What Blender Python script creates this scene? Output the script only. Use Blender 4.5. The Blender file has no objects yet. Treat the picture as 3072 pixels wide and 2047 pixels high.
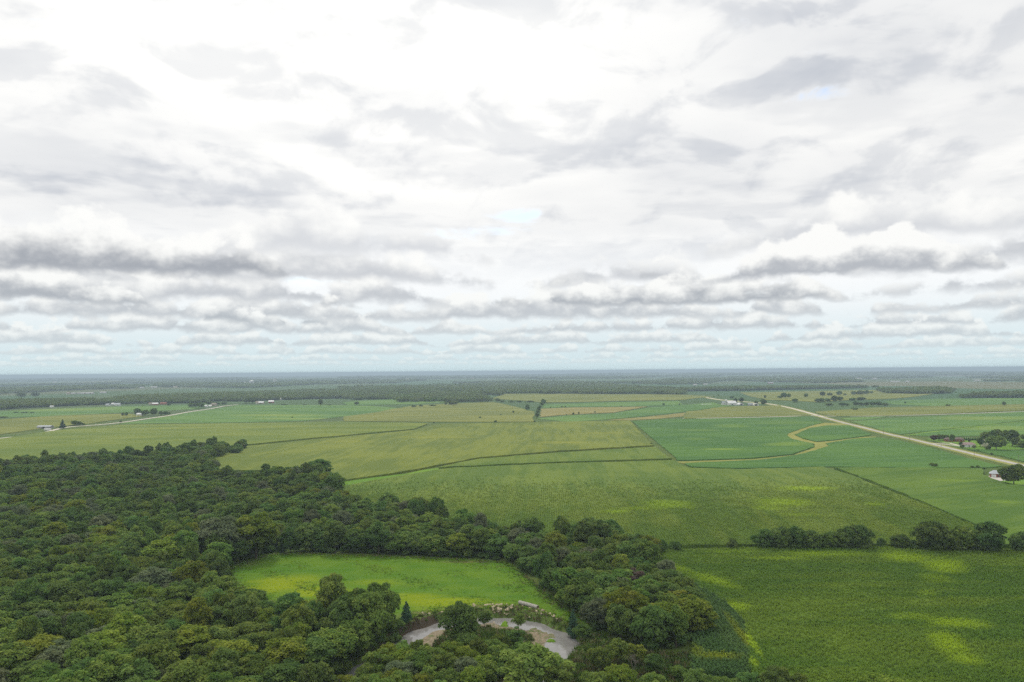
import bpy, bmesh, math, random
import numpy as np
from mathutils import Vector, Matrix, Euler
from mathutils.geometry import delaunay_2d_cdt
R = math.radians
scene = bpy.context.scene
C = scene.collection

# ------------------------------------------------------------------ camera
CAM_H = 90.0                       # a drone some 300 ft over the creek
FPX = 2388.0                       # focal length in photo pixels (3072 wide)
PITCH, ROLL = 2.16, -0.47
cam_data = bpy.data.cameras.new('camera')
cam_data.sensor_width = 36.0
cam_data.lens = 36.0 * FPX / 3072.0
cam_data.clip_start = 1.0
cam_data.clip_end = 120000.0
cam = bpy.data.objects.new('camera', cam_data)
C.objects.link(cam)
CAM_M = (Matrix.Translation((0, 0, CAM_H)) @ Matrix.Rotation(R(90 + PITCH), 4, 'X')
         @ Matrix.Rotation(R(ROLL), 4, 'Z'))
cam.matrix_world = CAM_M
scene.camera = cam
CAM_R = CAM_M.to_3x3()


def ray(px, py):
    """Direction of sight towards a place seen at (px, py) in the photograph."""
    return (CAM_R @ Vector(((px - 1536.0) / FPX, -(py - 1023.5) / FPX, -1.0))).normalized()


# ------------------------------------------------------------------ view, sampling
vs = scene.view_settings
vs.view_transform = 'Standard'
vs.look = 'None'
vs.gamma = 1.0
vs.use_curve_mapping = False
vs.exposure = 0.33
scene.cycles.use_denoising = False
scene.cycles.max_bounces = 5
scene.cycles.diffuse_bounces = 3
scene.cycles.glossy_bounces = 2
scene.cycles.transmission_bounces = 2
scene.cycles.volume_bounces = 0
scene.cycles.transparent_max_bounces = 8
scene.cycles.use_adaptive_sampling = True
scene.cycles.adaptive_threshold = 0.012
scene.cycles.volume_step_rate = 1.0


# ------------------------------------------------------------------ shader-node shorthand
class S:
    """A node socket with arithmetic."""
    def __init__(self, nt, sock): self.nt, self.s = nt, sock
    def m(self, op, *a, clamp=False):
        n = self.nt.nodes.new('ShaderNodeMath'); n.operation = op; n.use_clamp = clamp
        for i, v in enumerate((self,) + a):
            if isinstance(v, S): self.nt.links.new(v.s, n.inputs[i])
            else: n.inputs[i].default_value = v
        return S(self.nt, n.outputs[0])
    def __add__(self, o): return self.m('ADD', o)
    __radd__ = __add__
    def __mul__(self, o): return self.m('MULTIPLY', o)
    __rmul__ = __mul__
    def __sub__(self, o): return self.m('SUBTRACT', o)
    def __rsub__(self, o): return (self * -1.0) + o
    def __truediv__(self, o): return self.m('DIVIDE', o)
    def ss(self, a, b, lo=0.0, hi=1.0):
        n = self.nt.nodes.new('ShaderNodeMapRange'); n.interpolation_type = 'SMOOTHSTEP'
        self.nt.links.new(self.s, n.inputs[0])
        for i, v in enumerate((a, b, lo, hi)): 
            if isinstance(v, S): self.nt.links.new(v.s, n.inputs[i + 1])
            else: n.inputs[i + 1].default_value = v
        return S(self.nt, n.outputs[0])


def nmix(nt, f, a, b, blend='MIX'):
    n = nt.nodes.new('ShaderNodeMix'); n.data_type = 'RGBA'; n.blend_type = blend; n.clamp_factor = True
    for i, v in ((0, f), (6, a), (7, b)):
        if isinstance(v, S): nt.links.new(v.s, n.inputs[i])
        elif i == 0: n.inputs[0].default_value = v
        else: n.inputs[i].default_value = tuple(v) + ((1.0,) if len(v) == 3 else ())
    return S(nt, n.outputs[2])


def nxyz(nt, v):
    n = nt.nodes.new('ShaderNodeSeparateXYZ'); nt.links.new(v.s, n.inputs[0])
    return [S(nt, o) for o in n.outputs]


def ncomb(nt, x, y, z):
    n = nt.nodes.new('ShaderNodeCombineXYZ')
    for i, v in enumerate((x, y, z)):
        if isinstance(v, S): nt.links.new(v.s, n.inputs[i])
        else: n.inputs[i].default_value = v
    return S(nt, n.outputs[0])


def nnoise(nt, vec, scale, detail=4.0, rough=0.55, dist=0.0, out=0, dim='3D'):
    n = nt.nodes.new('ShaderNodeTexNoise'); n.noise_dimensions = dim
    nt.links.new(vec.s, n.inputs['Vector'])
    n.inputs['Scale'].default_value = scale; n.inputs['Detail'].default_value = detail
    n.inputs['Roughness'].default_value = rough; n.inputs['Distortion'].default_value = dist
    return S(nt, n.outputs[out])


# ------------------------------------------------------------------ sky: Nishita + a broken deck of cumulus
SUN_EL, SUN_AZ = 52.0, -14.0        # high, ahead and a little to the left (azimuth from +Y, clockwise)
sun_dir = Vector((math.sin(R(SUN_AZ)) * math.cos(R(SUN_EL)), math.cos(R(SUN_AZ)) * math.cos(R(SUN_EL)), math.sin(R(SUN_EL))))
world = bpy.data.worlds.new('World')
scene.world = world
world.use_nodes = True
nt = world.node_tree
nt.nodes.clear()
sky = nt.nodes.new('ShaderNodeTexSky')
sky.sky_type = 'NISHITA'
sky.sun_disc = False
sky.sun_elevation = R(SUN_EL)
sky.sun_rotation = R(SUN_AZ)
sky.air_density = 1.0
sky.dust_density = 1.0
SKYK = 0.10
tc = nt.nodes.new('ShaderNodeTexCoord')
gen = S(nt, tc.outputs['Generated'])
dx, dy, dz = nxyz(nt, gen)
sz = dz.m('MAXIMUM', 0.0015)
RAD = 220.0                         # earth radius in cloud-base heights (curves the deck down to the horizon)
az = dx.m('ARCTAN2', dy)
el = dz.m('ARCSINE')
HOR = 1112.0                        # eye level on the photo


def sk(px, py):
    d = ray(px, py)
    return math.atan2(d.x, d.y), math.asin(d.z)


def soft(spots):
    """Soft places of the sky: photo px, py, half width, half height, strength."""
    tot = None
    for (px, py, hw, hh, k) in spots:
        a0, e0 = sk(px, py)
        ux, uy = (az - a0) / (hw / FPX), (el - e0) / (hh / FPX)
        g = ((ux * ux + uy * uy) * -1.0).m('EXPONENT') * k
        tot = g if tot is None else tot + g
    return tot


def over(bottom, a, c):
    return nmix(nt, a, bottom, c)


# clear sky far up, closed by a thin veil except for a few ragged gaps
t1 = ((sz * sz * (RAD * RAD)) + 2 * RAD).m('SQRT') - sz * RAD
bx, by = dx * t1, dy * t1


def cell(f, scale=0.62, det=5.0, ox=5.3, oy=2.2):
    return nnoise(nt, ncomb(nt, bx * f + ox, by * f + oy, 0.0), scale, det, 0.52, 0.0, dim='2D')


wisp = nnoise(nt, ncomb(nt, az * 9.0 + 2.0, el * 26.0, 0.0), 1.0, 5.0, 0.62, 0.3, dim='2D')
hole = (soft([(1530, 645, 150, 30, 0.80), (1350, 700, 230, 30, 0.60), (2290, 292, 190, 30, 0.27), (2440, 285, 120, 26, 0.25), (1075, 795, 110, 20, 0.50), (990, 842, 170, 16, 0.52), (2650, 235, 200, 30, 0.22)])
        + (wisp - 0.5) * 2.1).ss(0.36, 1.0)
blue = nt.nodes.new('ShaderNodeVectorMath'); blue.operation = 'SCALE'
nt.links.new(sky.outputs[0], blue.inputs[0]); blue.inputs['Scale'].default_value = 1.55 * SKYK
WHITE = (1.0, 0.995, 0.970)
veilc = nmix(nt, el.ss(0.01, 0.11), (0.76, 0.85, 0.885), (0.95, 0.965, 0.975))
col = over(S(nt, blue.outputs[0]), 1.0 - hole * 0.8, veilc)
# the near deck, seen from below: bright, with soft grey swells
n_here = cell(1.0)
relief = (n_here - cell(0.90)) + (n_here - cell(0.965)) * 0.6
swell = (cell(1.0, 0.30, 3.0, 40.2, 11.0) - 0.5) * 0.75 + (n_here - 0.5) * 0.55 \
    + soft([(330, 470, 480, 150, 0.16), (150, 640, 420, 90, 0.16), (2650, 560, 560, 130, 0.13), (2080, 480, 170, 70, 0.14), (1150, 300, 260, 70, 0.12), (2550, 110, 420, 90, 0.13), (820, 40, 200, 60, 0.14),
            (1650, 560, 420, 60, 0.05), (1400, 420, 420, 160, -0.08), (1300, 100, 500, 120, -0.06), (640, 200, 260, 140, -0.08)])
grey = swell.ss(-0.14, 0.36, 0.0, 0.52) + relief.ss(0.04, -0.16, 0.0, 0.36)
def lump(de, k=1.0):
    return nnoise(nt, ncomb(nt, az * (6.5 * k) + 3.1, (el + de) * (13.0 * k) + 8.4, 0.0), 1.0, 5.0, 0.54, 0.25, dim='2D')


l0 = lump(0.0)
under = (l0 - lump(-0.030)) + (l0 - lump(-0.012)) * 0.5     # puffs in the deck: grey undersides, bright heads
grey = grey * 0.75 + under.ss(-0.03, 0.22, 0.0, 0.27) + (l0 - 0.5).ss(0.0, 0.25, 0.0, 0.10)
deckc = nmix(nt, grey, WHITE, (0.48, 0.515, 0.58))
col = over(col, (1.0 - hole) * el.ss(0.085, 0.20), deckc)


def bank(base_px, high_px, seed, dark=0.55, win=None, fill=0.55, vary=2.6, slope=0.0):
    """A rank of cumulus at one distance: flat grey undersides on a common level, puffy sunlit heads."""
    global col
    e0 = (HOR - base_px) / FPX
    h = high_px / FPX
    f = 1.0 / h
    n = nnoise(nt, ncomb(nt, az * (f * 0.80) + seed * 7.13, el * (f * 1.05) + seed * 3.3, 0.0), 1.0, 4.5, 0.56, 0.0, dim='2D')
    c = nnoise(nt, ncomb(nt, az * (f * 0.24) + seed * 3.71, 0.37 * seed, 0.0), 1.0, 1.5, 0.5, 0.0, dim='2D')
    q = (el - (e0 + slope * 0.0) - (c - 0.5) * (h * 0.35)) * f
    top = (c - 0.5) * vary + (n - 0.5) * 1.9 + fill
    if win:
        wa, _ = sk(win[0], base_px)
        ux = (az - wa) / (win[1] / FPX)
        top = top + ((ux * ux * ux * ux) * -1.0).m('EXPONENT') * 1.4 - 1.15
    a = (top - q).ss(-0.02, 0.30) * (q + (n - 0.5) * 0.55).ss(-0.06, 0.20)
    v = (q * 0.95 + (n - 0.5) * 1.9 - (top - q).m('MINIMUM', 1.2) * 0.18).ss(-0.05, 0.72)
    dk = (0.93 - 0.93 * dark, 0.945 - 0.92 * dark, 0.965 - 0.885 * dark)
    c_ = nmix(nt, v, dk, (0.955, 0.955, 0.935))
    col = over(col, a * (1.0 - hole * 0.8), c_)


bank(1092, 15, 1.0, 0.20, None, 0.70)
bank(1080, 22, 2.0, 0.24, None, 0.75)
bank(1060, 34, 3.0, 0.30, None, 0.80)
bank(1034, 46, 4.0, 0.36, None, 0.80)
bank(1000, 62, 5.0, 0.40, None, 0.78)
bank(962, 84, 6.0, 0.42, None, 0.72)
bank(916, 110, 7.0, 0.40, None, 0.66)
bank(856, 140, 13.0, 0.36, None, 0.60)
bank(776, 180, 15.0, 0.28, None, 0.50)
bank(974, 70, 8.0, 0.50, (820, 200), 0.60)
bank(922, 80, 9.0, 0.55, (130, 380), 0.85)
bank(924, 90, 10.0, 0.56, (2010, 400), 0.75)
bank(846, 130, 11.0, 0.60, (140, 540), 0.90)
bank(860, 90, 12.0, 0.50, (2620, 480), 0.80)
# forward-scattered sunlight brightens the deck towards the sun
dotn = nt.nodes.new('ShaderNodeVectorMath'); dotn.operation = 'DOT_PRODUCT'
nt.links.new(gen.s, dotn.inputs[0]); dotn.inputs[1].default_value = sun_dir
glow = S(nt, dotn.outputs['Value']).ss(0.60, 1.0, 0.82, 0.88)
sc2 = nt.nodes.new('ShaderNodeVectorMath'); sc2.operation = 'SCALE'
nt.links.new(col.s, sc2.inputs[0]); nt.links.new((glow / SKYK).s, sc2.inputs['Scale'])
# far clouds fade into the pale blue air of the horizon
air = (el.m('MAXIMUM', 0.0) * -26.0).m('EXPONENT') * 0.86
fin = nmix(nt, air, S(nt, sc2.outputs[0]), (0.47 / SKYK, 0.60 / SKYK, 0.63 / SKYK))
bg = nt.nodes.new('ShaderNodeBackground')
nt.links.new(fin.s, bg.inputs['Color'])
bg.inputs['Strength'].default_value = SKYK
wo = nt.nodes.new('ShaderNodeOutputWorld')
nt.links.new(bg.outputs[0], wo.inputs['Surface'])
world.cycles.sampling_method = 'NONE'      # near-uniform deck: bounce rays find it by themselves

sun_l = bpy.data.lights.new('sun', 'SUN')
sun_l.energy = 1.5
sun_l.angle = R(14)
sun_l.color = (1.0, 0.93, 0.80)
sun = bpy.data.objects.new('sun', sun_l)
C.objects.link(sun)
sun.rotation_euler = (-sun_dir).to_track_quat('-Z', 'Y').to_euler()
sun.location = (0, 0, 400)

# ------------------------------------------------------------------ terrain
K = 3072.0 / 2353.0                 # the survey below was read off a 2353 px wide print


def seg_dist(x, y, line):
    """Distance and signed side of points to a polyline (numpy)."""
    best = np.full(x.shape, 1e9); side = np.zeros(x.shape); along = np.zeros(x.shape)
    acc = 0.0
    for (ax, ay), (bx_, by_) in zip(line[:-1], line[1:]):
        vx, vy = bx_ - ax, by_ - ay
        L2 = vx * vx + vy * vy
        t = np.clip(((x - ax) * vx + (y - ay) * vy) / L2, 0, 1)
        d = np.hypot(x - ax - t * vx, y - ay - t * vy)
        s = vx * (y - ay) - vy * (x - ax)
        m = d < best
        best = np.where(m, d, best); side = np.where(m, s, side)
        along = np.where(m, acc + t * math.sqrt(L2), along)
        acc += math.sqrt(L2)
    return best, side, along


def sstep(a, b, v):
    t = np.clip((v - a) / (b - a), 0, 1)
    return t * t * (3 - 2 * t)


WATER_Z = -2.4


def plane_at(px, py, z):
    d = ray(px * K, py * K)
    t = (z - CAM_H) / d.z
    return (d.x * t, d.y * t)


CREEK_PX = [(760, 1590), (850, 1535), (918, 1492), (960, 1458), (1015, 1440), (1080, 1430), (1135, 1426), (1190, 1433), (1240, 1444),
            (1280, 1460), (1296, 1477), (1284, 1496), (1262, 1526), (1232, 1562), (1195, 1605), (1150, 1680)]
CREEK = [plane_at(x, y, WATER_Z) for x, y in CREEK_PX]


def smooth_line(pts, n=4):
    out = []
    for i in range(len(pts) - 1):
        p0, p1 = pts[max(i - 1, 0)], pts[i]
        p2, p3 = pts[i + 1], pts[min(i + 2, len(pts) - 1)]
        for k in range(n):
            t = k / n
            out.append(tuple(0.5 * (2 * b + (c - a) * t + (2 * a - 5 * b + 4 * c - d) * t * t + (3 * b - a - 3 * c + d) * t ** 3)
                             for a, b, c, d in zip(p0, p1, p2, p3)))
    out.append(tuple(pts[-1]))
    return out


CREEK = smooth_line(CREEK, 4)


def wob(x, y, s, ph=0.0):
    return (np.sin(x / s + ph) * np.cos(y / (s * 1.13) + ph * 1.7) + 0.5 * np.sin((x + y) / (s * 0.57) + ph * 2.3)
            + 0.35 * np.cos((x - 1.3 * y) / (s * 0.31) + ph))


POOL = plane_at(1283, 1490, WATER_Z)


def creek_prof(x, y):
    d, s, al = seg_dist(x, y, CREEK)
    d = d - 3.2 * np.exp(-((x - POOL[0]) ** 2 + (y - POOL[1]) ** 2) / 60.0)
    d = d + 0.7 * np.sin(al / 4.1) + 0.5 * np.sin(al / 1.9 + 1.0)
    outer = s > 0                                   # far (outer) bank of the bend
    zo = -2.9 + 3.0 * sstep(2.7, 8.0, d)
    zi = -2.9 + 0.75 * sstep(2.2, 5.2, d) + 1.2 * sstep(7.0, 20.0, d) + 1.0 * sstep(18.0, 36.0, d)
    return d, outer, np.where(outer, zo, np.minimum(zi, 0.0))


def gz(x, y):
    x = np.asarray(x, float); y = np.asarray(y, float)
    r2 = x * x + y * y
    a = sstep(380, 900, y)
    far = sstep(2500, 6000, y)
    z = a * (2.6 * np.sin(x / 190 + 0.5) * np.sin(y / 230 + 1.2) + 2.2 * np.sin((x + 0.55 * y) / 270 + 0.9)
             + 1.2 * np.sin((0.8 * x - y) / 120 + 2.0))
    z = z + far * (7 * np.sin(x / 1500 + 1.0) * np.cos(y / 1700 + 0.4) + 6 * np.sin((x + y * 0.7) / 2300)) + sstep(8000, 15000, y) * (16 * np.sin(x / 2100 + 0.3) * np.cos(y / 2600) + 12 * np.sin((x - y) / 1300 + 1.0) + 14) 
    z = z + 0.12 * wob(x, y, 17.0) * (1 - sstep(350, 600, np.sqrt(r2)))
    z = z - r2 / (2 * 6.371e6)
    m = (y > 175) & (y < 340) & (np.abs(x) < 110)
    if np.any(m):
        if z.ndim == 0:
            d, o, zz = creek_prof(x.reshape(1), y.reshape(1)); zz = zz[0]; d = d[0]
            if d < 40: z = z + min(zz, 0.0)
        else:
            xi, yi = x[m], y[m]
            d, o, zz = creek_prof(xi, yi)
            z = z.copy(); z[m] += np.where(d < 40, np.minimum(zz, 0.0), 0.0)
    return z


def g1(x, y): return float(gz(np.array([x]), np.array([y]))[0])


def at(px, py, z=0.0):
    """World point of a place seen at (px, py) of the print, z metres over the ground."""
    d = ray(px * K, py * K)
    dz_ = min(d.z, -0.0040)
    g = 0.0
    for _ in range(14):
        t = min((g + z - CAM_H) / dz_, 26000.0)
        g = 0.5 * g + 0.5 * g1(d.x * t, d.y * t) if t > 1500 else g1(d.x * t, d.y * t)
    return Vector((d.x * t, d.y * t, g1(d.x * t, d.y * t)))


def c1(x, y): return (x / 3.0, 827.2 + y / 3.0)          # three enlargements of the far fields
def c2(x, y): return (784.3 + x / 3.0, 827.2 + y / 3.0)
def c3(x, y): return (1568.7 + x / 3.0, 827.2 + y / 3.0)


def tag(o, label=None, cat=None, group=None, kind=None):
    if label: o['label'] = label
    if cat: o['category'] = cat
    if group: o['group'] = group
    if kind: o['kind'] = kind
    return o


def mesh_obj(name, verts, faces, mat=None, parent=None, smooth=False):
    me = bpy.data.meshes.new(name)
    me.from_pydata([tuple(v) for v in verts], [], [tuple(f) for f in faces])
    if smooth:
        me.polygons.foreach_set('use_smooth', [True] * len(me.polygons))
    if mat: me.materials.append(mat)
    me.update()
    o = bpy.data.objects.new(name, me)
    C.objects.link(o)
    if parent: o.parent = parent
    return o


# ------------------------------------------------------------------ materials
def new_mat(name):
    m = bpy.data.materials.new(name); m.use_nodes = True
    t = m.node_tree; t.nodes.clear()
    out = t.nodes.new('ShaderNodeOutputMaterial')
    b = t.nodes.new('ShaderNodeBsdfPrincipled')
    b.inputs['Roughness'].default_value = 0.9
    b.inputs['Specular IOR Level'].default_value = 0.08
    t.links.new(b.outputs[0], out.inputs[0])
    geo = t.nodes.new('ShaderNodeNewGeometry')
    return m, t, b, S(t, geo.outputs['Position'])


def setc(t, b, c):
    if isinstance(c, S): t.links.new(c.s, b.inputs['Base Color'])
    else: b.inputs['Base Color'].default_value = tuple(c) + (1.0,)


def bump(t, b, h, strength, dist):
    n = t.nodes.new('ShaderNodeBump'); n.inputs['Strength'].default_value = strength; n.inputs['Distance'].default_value = dist
    t.links.new(h.s, n.inputs['Height']); t.links.new(n.outputs[0], b.inputs['Normal'])


def blobs(t, pos, spots, wobble=0.42, wscale=0.03):
    """Sum of soft uneven patches lying at real places: (x, y, half-length, half-width, angle, strength)."""
    X, Y, Z = nxyz(t, pos)
    w = nnoise(t, ncomb(t, X * 0.5, Y * 1.6, 0.0), wscale, 6.0, 0.68)
    tot = None
    for (cx, cy, a, b_, ang, k) in spots:
        ca, sa = math.cos(ang), math.sin(ang)
        ux = ((X - cx) * ca + (Y - cy) * sa) / a
        uy = ((Y - cy) * ca - (X - cx) * sa) / b_
        g = (ux * ux + uy * uy + (w - 0.5) * (4.0 * wobble * 2)).ss(-0.6, 1.7, k, 0.0) * (w * 1.4 + 0.7)
        tot = g if tot is None else tot.m('MAXIMUM', g)
    return tot


def px_spot(x, y, hw, hh, k, slant=0.0):
    """A patch seen around (x, y), half width / half height on the print."""
    a = at(x - hw, y - slant * hw); b = at(x + hw, y + slant * hw)
    c = at(x, y); d = at(x, y - hh); e = at(x, y + hh)
    return (c.x, c.y, max((b - a).length / 2, 1), max((d - e).length / 2, 1), math.atan2(b.y - a.y, b.x - a.x), k)


def crop_mat(name, base, alt, yellow=None, rows=None, spots=None, patch=0.012, tone=(0.8, 1.25), strength=1.0):
    m, t, b, pos = new_mat(name)
    n1 = nnoise(t, pos, patch, 5.0, 0.6)
    X, Y, Z = nxyz(t, pos)
    # growth streaks run along the rows
    ang = rows if rows is not None else 0.0
    ca, sa = math.cos(ang), math.sin(ang)
    U = X * ca + Y * sa
    V = Y * ca - X * sa
    n2 = nnoise(t, ncomb(t, U * 0.010, V * 0.11, 0.0), 1.0, 4.0, 0.6)
    n3 = nnoise(t, pos, 0.9, 3.0, 0.7)
    n4 = nnoise(t, ncomb(t, U * 0.004, V * 0.016, 4.0), 1.0, 3.0, 0.55)
    c = nmix(t, (n1 * 0.5 + n2 * 0.5 + n4 * 0.5 - 0.25).ss(0.41, 0.59), base, alt)
    if yellow is not None:
        f = (n1 * 0.6 + n4 * 0.6 - 0.1).ss(0.58, 0.78) * 0.55 * strength
        if spots: f = f.m('MAXIMUM', blobs(t, pos, spots))
        c = nmix(t, f, c, yellow)
    hv = t.nodes.new('ShaderNodeHueSaturation')
    t.links.new(c.s, hv.inputs['Color'])
    t.links.new((n3.ss(0.25, 0.75, tone[0], tone[1])).s, hv.inputs['Value'])
    setc(t, b, S(t, hv.outputs[0]))
    return m


# ------------------------------------------------------------------ ground sheet
def ground_sheet():
    th = np.concatenate([np.linspace(-180, -46, 44), np.linspace(-45, -14, 52), np.linspace(-13.6, 14, 92),
                         np.linspace(14.6, 45, 52), np.linspace(46, 180, 44)[:-1]])
    rr = np.concatenate([np.linspace(4, 190, 30), np.linspace(192, 420, 160), np.geomspace(424, 46000, 190)])
    TH, RR = np.meshgrid(np.radians(th), rr)
    x = (RR * np.sin(TH)).ravel(); y = (RR * np.cos(TH)).ravel()
    z = gz(x, y)
    nt_, nr = len(th), len(rr)
    faces = []
    for i in range(nr - 1):
        for j in range(nt_):
            k = (j + 1) % nt_
            faces.append((i * nt_ + j, i * nt_ + k, (i + 1) * nt_ + k, (i + 1) * nt_ + j))
    verts = list(zip(x, y, z)) + [(0, 0, g1(0, 0))]
    c0 = len(verts) - 1
    for j in range(nt_): faces.append((c0, (j + 1) % nt_, j))
    return verts, faces, x, y


gm, t, b, pos = new_mat('pasture_ground')
n1 = nnoise(t, pos, 0.02, 6.0, 0.62)
n2 = nnoise(t, pos, 0.35, 4.0, 0.65)
grass = nmix(t, n1.ss(0.32, 0.68), (0.070, 0.125, 0.022), (0.125, 0.155, 0.036))
grass = nmix(t, n2.ss(0.3, 0.75) * 0.5, grass, (0.060, 0.105, 0.018))
# far country: a patchwork of crops
X, Y, Z = nxyz(t, pos)
ps = ncomb(t, X * 0.0011, Y * 0.00052, 0.0)
vo = t.nodes.new('ShaderNodeTexVoronoi'); vo.distance = 'CHEBYCHEV'; vo.voronoi_dimensions = '2D'
t.links.new(ps.s, vo.inputs['Vector']); vo.inputs['Scale'].default_value = 1.0; vo.inputs['Randomness'].default_value = 0.8
rc = S(t, vo.outputs['Color'])
r_, g_, b_ = nxyz(t, rc)
ramp = t.nodes.new('ShaderNodeValToRGB'); ramp.color_ramp.interpolation = 'CONSTANT'
t.links.new(r_.s, ramp.inputs[0])
els = ramp.color_ramp.elements
els[0].position = 0.0; els[0].color = (0.060, 0.115, 0.035, 1)
els[1].position = 0.30; els[1].color = (0.075, 0.115, 0.038, 1)
for p_, c_ in ((0.50, (0.050, 0.115, 0.045, 1)), (0.72, (0.105, 0.125, 0.050, 1)), (0.84, (0.075, 0.135, 0.045, 1)), (0.95, (0.160, 0.155, 0.075, 1))):
    e = els.new(p_); e.color = c_
patchc = nmix(t, nnoise(t, pos, 0.006, 4.0, 0.6).ss(0.3, 0.7) * 0.35, S(t, ramp.outputs[0]), (0.075, 0.125, 0.035))
grass = nmix(t, Y.ss(1300, 1700), grass, patchc)
at_d = t.nodes.new('ShaderNodeAttribute'); at_d.attribute_name = 'dirt'
at_s = t.nodes.new('ShaderNodeAttribute'); at_s.attribute_name = 'sand'
dirtc = nmix(t, nnoise(t, pos, 0.8, 5.0, 0.65), (0.030, 0.022, 0.014), (0.085, 0.066, 0.042))
sandc = nmix(t, nnoise(t, pos, 1.1, 5.0, 0.65).ss(0.3, 0.7), (0.16, 0.125, 0.085), (0.30, 0.25, 0.17))
rough_n = nnoise(t, pos, 0.5, 5.0, 0.7)
grass = nmix(t, (S(t, at_d.outputs['Fac']) + (rough_n - 0.5) * 1.3).ss(0.38, 0.62), grass, dirtc)
grass = nmix(t, (S(t, at_s.outputs['Fac']) + (rough_n - 0.5) * 1.5).ss(0.40, 0.58), grass, sandc)
setc(t, b, grass)
bump(t, b, n2, 0.6, 0.4)
gv, gf, gx, gy = ground_sheet()
ground = mesh_obj('ground', gv, gf, gm, smooth=True)
tag(ground, 'rolling green pasture and cropland reaching to the horizon', 'ground', kind='structure')
dd, oo, zz = creek_prof(gx, gy)
near = (gy > 175) & (gy < 340) & (np.abs(gx) < 110)
dirt = np.where(near & oo, (1.0 - sstep(5.5, 8.5, dd)) * np.where((gx < -22) & (gx > -48), 0.95, 0.42), 0.0)
dirt = np.maximum(dirt, np.where(near & ~oo, 0.6 * (1.0 - sstep(3.0, 4.0, dd)), 0.0))
dirt = np.maximum(dirt, np.where(near & oo, 0.36 * (1.0 - sstep(8.0, 15.0, dd)), 0.0))
sand = np.where(near & ~oo, 0.62 * (1.0 - sstep(8.0, 22.0, dd)), 0.0)
for nm, arr in (('dirt', dirt), ('sand', sand)):
    a_ = ground.data.attributes.new(nm, 'FLOAT', 'POINT')
    a_.data.foreach_set('value', np.append(arr, 0.0).astype(np.float32))


# ------------------------------------------------------------------ sheets and standing crops
def inside(px, py, poly):
    res = np.zeros(px.shape, bool)
    n = len(poly)
    for i in range(n):
        x1, y1 = poly[i]; x2, y2 = poly[(i + 1) % n]
        cond = ((y1 > py) != (y2 > py))
        xin = (x2 - x1) * (py - y1) / ((y2 - y1) if y2 != y1 else 1e-9) + x1
        res ^= cond & (px < xin)
    return res


def poly_dist(x, y, poly):
    return seg_dist(x, y, list(poly) + [poly[0]])[0]


def world_poly(pts, z=0.0):
    out = []
    for p in pts:
        v = at(p[0], p[1], p[2] if len(p) > 2 else z)
        out.append((v.x, v.y))
    return out


def sheet(name, poly, mat, height, spacing, label=None, cat=None, kind='structure', wall=True, jag=0.0, noise=0.0, seed=1):
    rng = np.random.default_rng(seed)
    bnd = []
    for (x1, y1), (x2, y2) in zip(poly, poly[1:] + poly[:1]):
        L = math.hypot(x2 - x1, y2 - y1)
        k = max(1, int(L / spacing))
        for i in range(k):
            bnd.append((x1 + (x2 - x1) * i / k, y1 + (y2 - y1) * i / k))
    B = np.array(bnd)
    if jag: B = B + rng.normal(0, jag, B.shape)
    x0, y0 = B.min(0); x1, y1 = B.max(0)
    nx, ny = int((x1 - x0) / spacing) + 1, int((y1 - y0) / spacing) + 1
    GX, GY = np.meshgrid(np.linspace(x0, x1, nx), np.linspace(y0, y1, ny))
    gx_ = GX.ravel() + rng.uniform(-.25, .25, GX.size) * spacing
    gy_ = GY.ravel() + rng.uniform(-.25, .25, GX.size) * spacing
    Bl = [tuple(p) for p in B]
    ok = inside(gx_, gy_, Bl)
    gx_, gy_ = gx_[ok], gy_[ok]
    if len(gx_):
        ok = poly_dist(gx_, gy_, Bl) > spacing * 0.55
        gx_, gy_ = gx_[ok], gy_[ok]
    nb = len(Bl)
    vin = [Vector(p) for p in Bl] + [Vector((a, c)) for a, c in zip(gx_, gy_)]
    v2, e2, f2, *_ = delaunay_2d_cdt(vin, [(i, (i + 1) % nb) for i in range(nb)], [], 1, 1e-4)
    vx = np.array([v.x for v in v2]); vy = np.array([v.y for v in v2])
    vz = gz(vx, vy) + height
    if noise: vz = vz + rng.normal(0, noise, vz.shape)
    verts = list(zip(vx, vy, vz))
    faces = []
    for f in f2:
        a_, b2, c_ = (v2[i] for i in f[:3])
        cr = (b2.x - a_.x) * (c_.y - a_.y) - (b2.y - a_.y) * (c_.x - a_.x)
        faces.append(tuple(f) if cr > 0 else tuple(reversed(f)))
    if wall:
        cnt = {}
        for f in faces:
            for i in range(len(f)):
                e = (f[i], f[(i + 1) % len(f)])
                cnt[e] = 1
        low = {}
        def lo(i):
            if i not in low:
                low[i] = len(verts); verts.append((vx[i], vy[i], vz[i] - height - 0.5))
            return low[i]
        for (i, j) in list(cnt):
            if (j, i) not in cnt:
                faces.append((j, i, lo(i), lo(j)))
    o = mesh_obj(name, verts, faces, mat)
    tag(o, label, cat, kind=kind)
    return o


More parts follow.
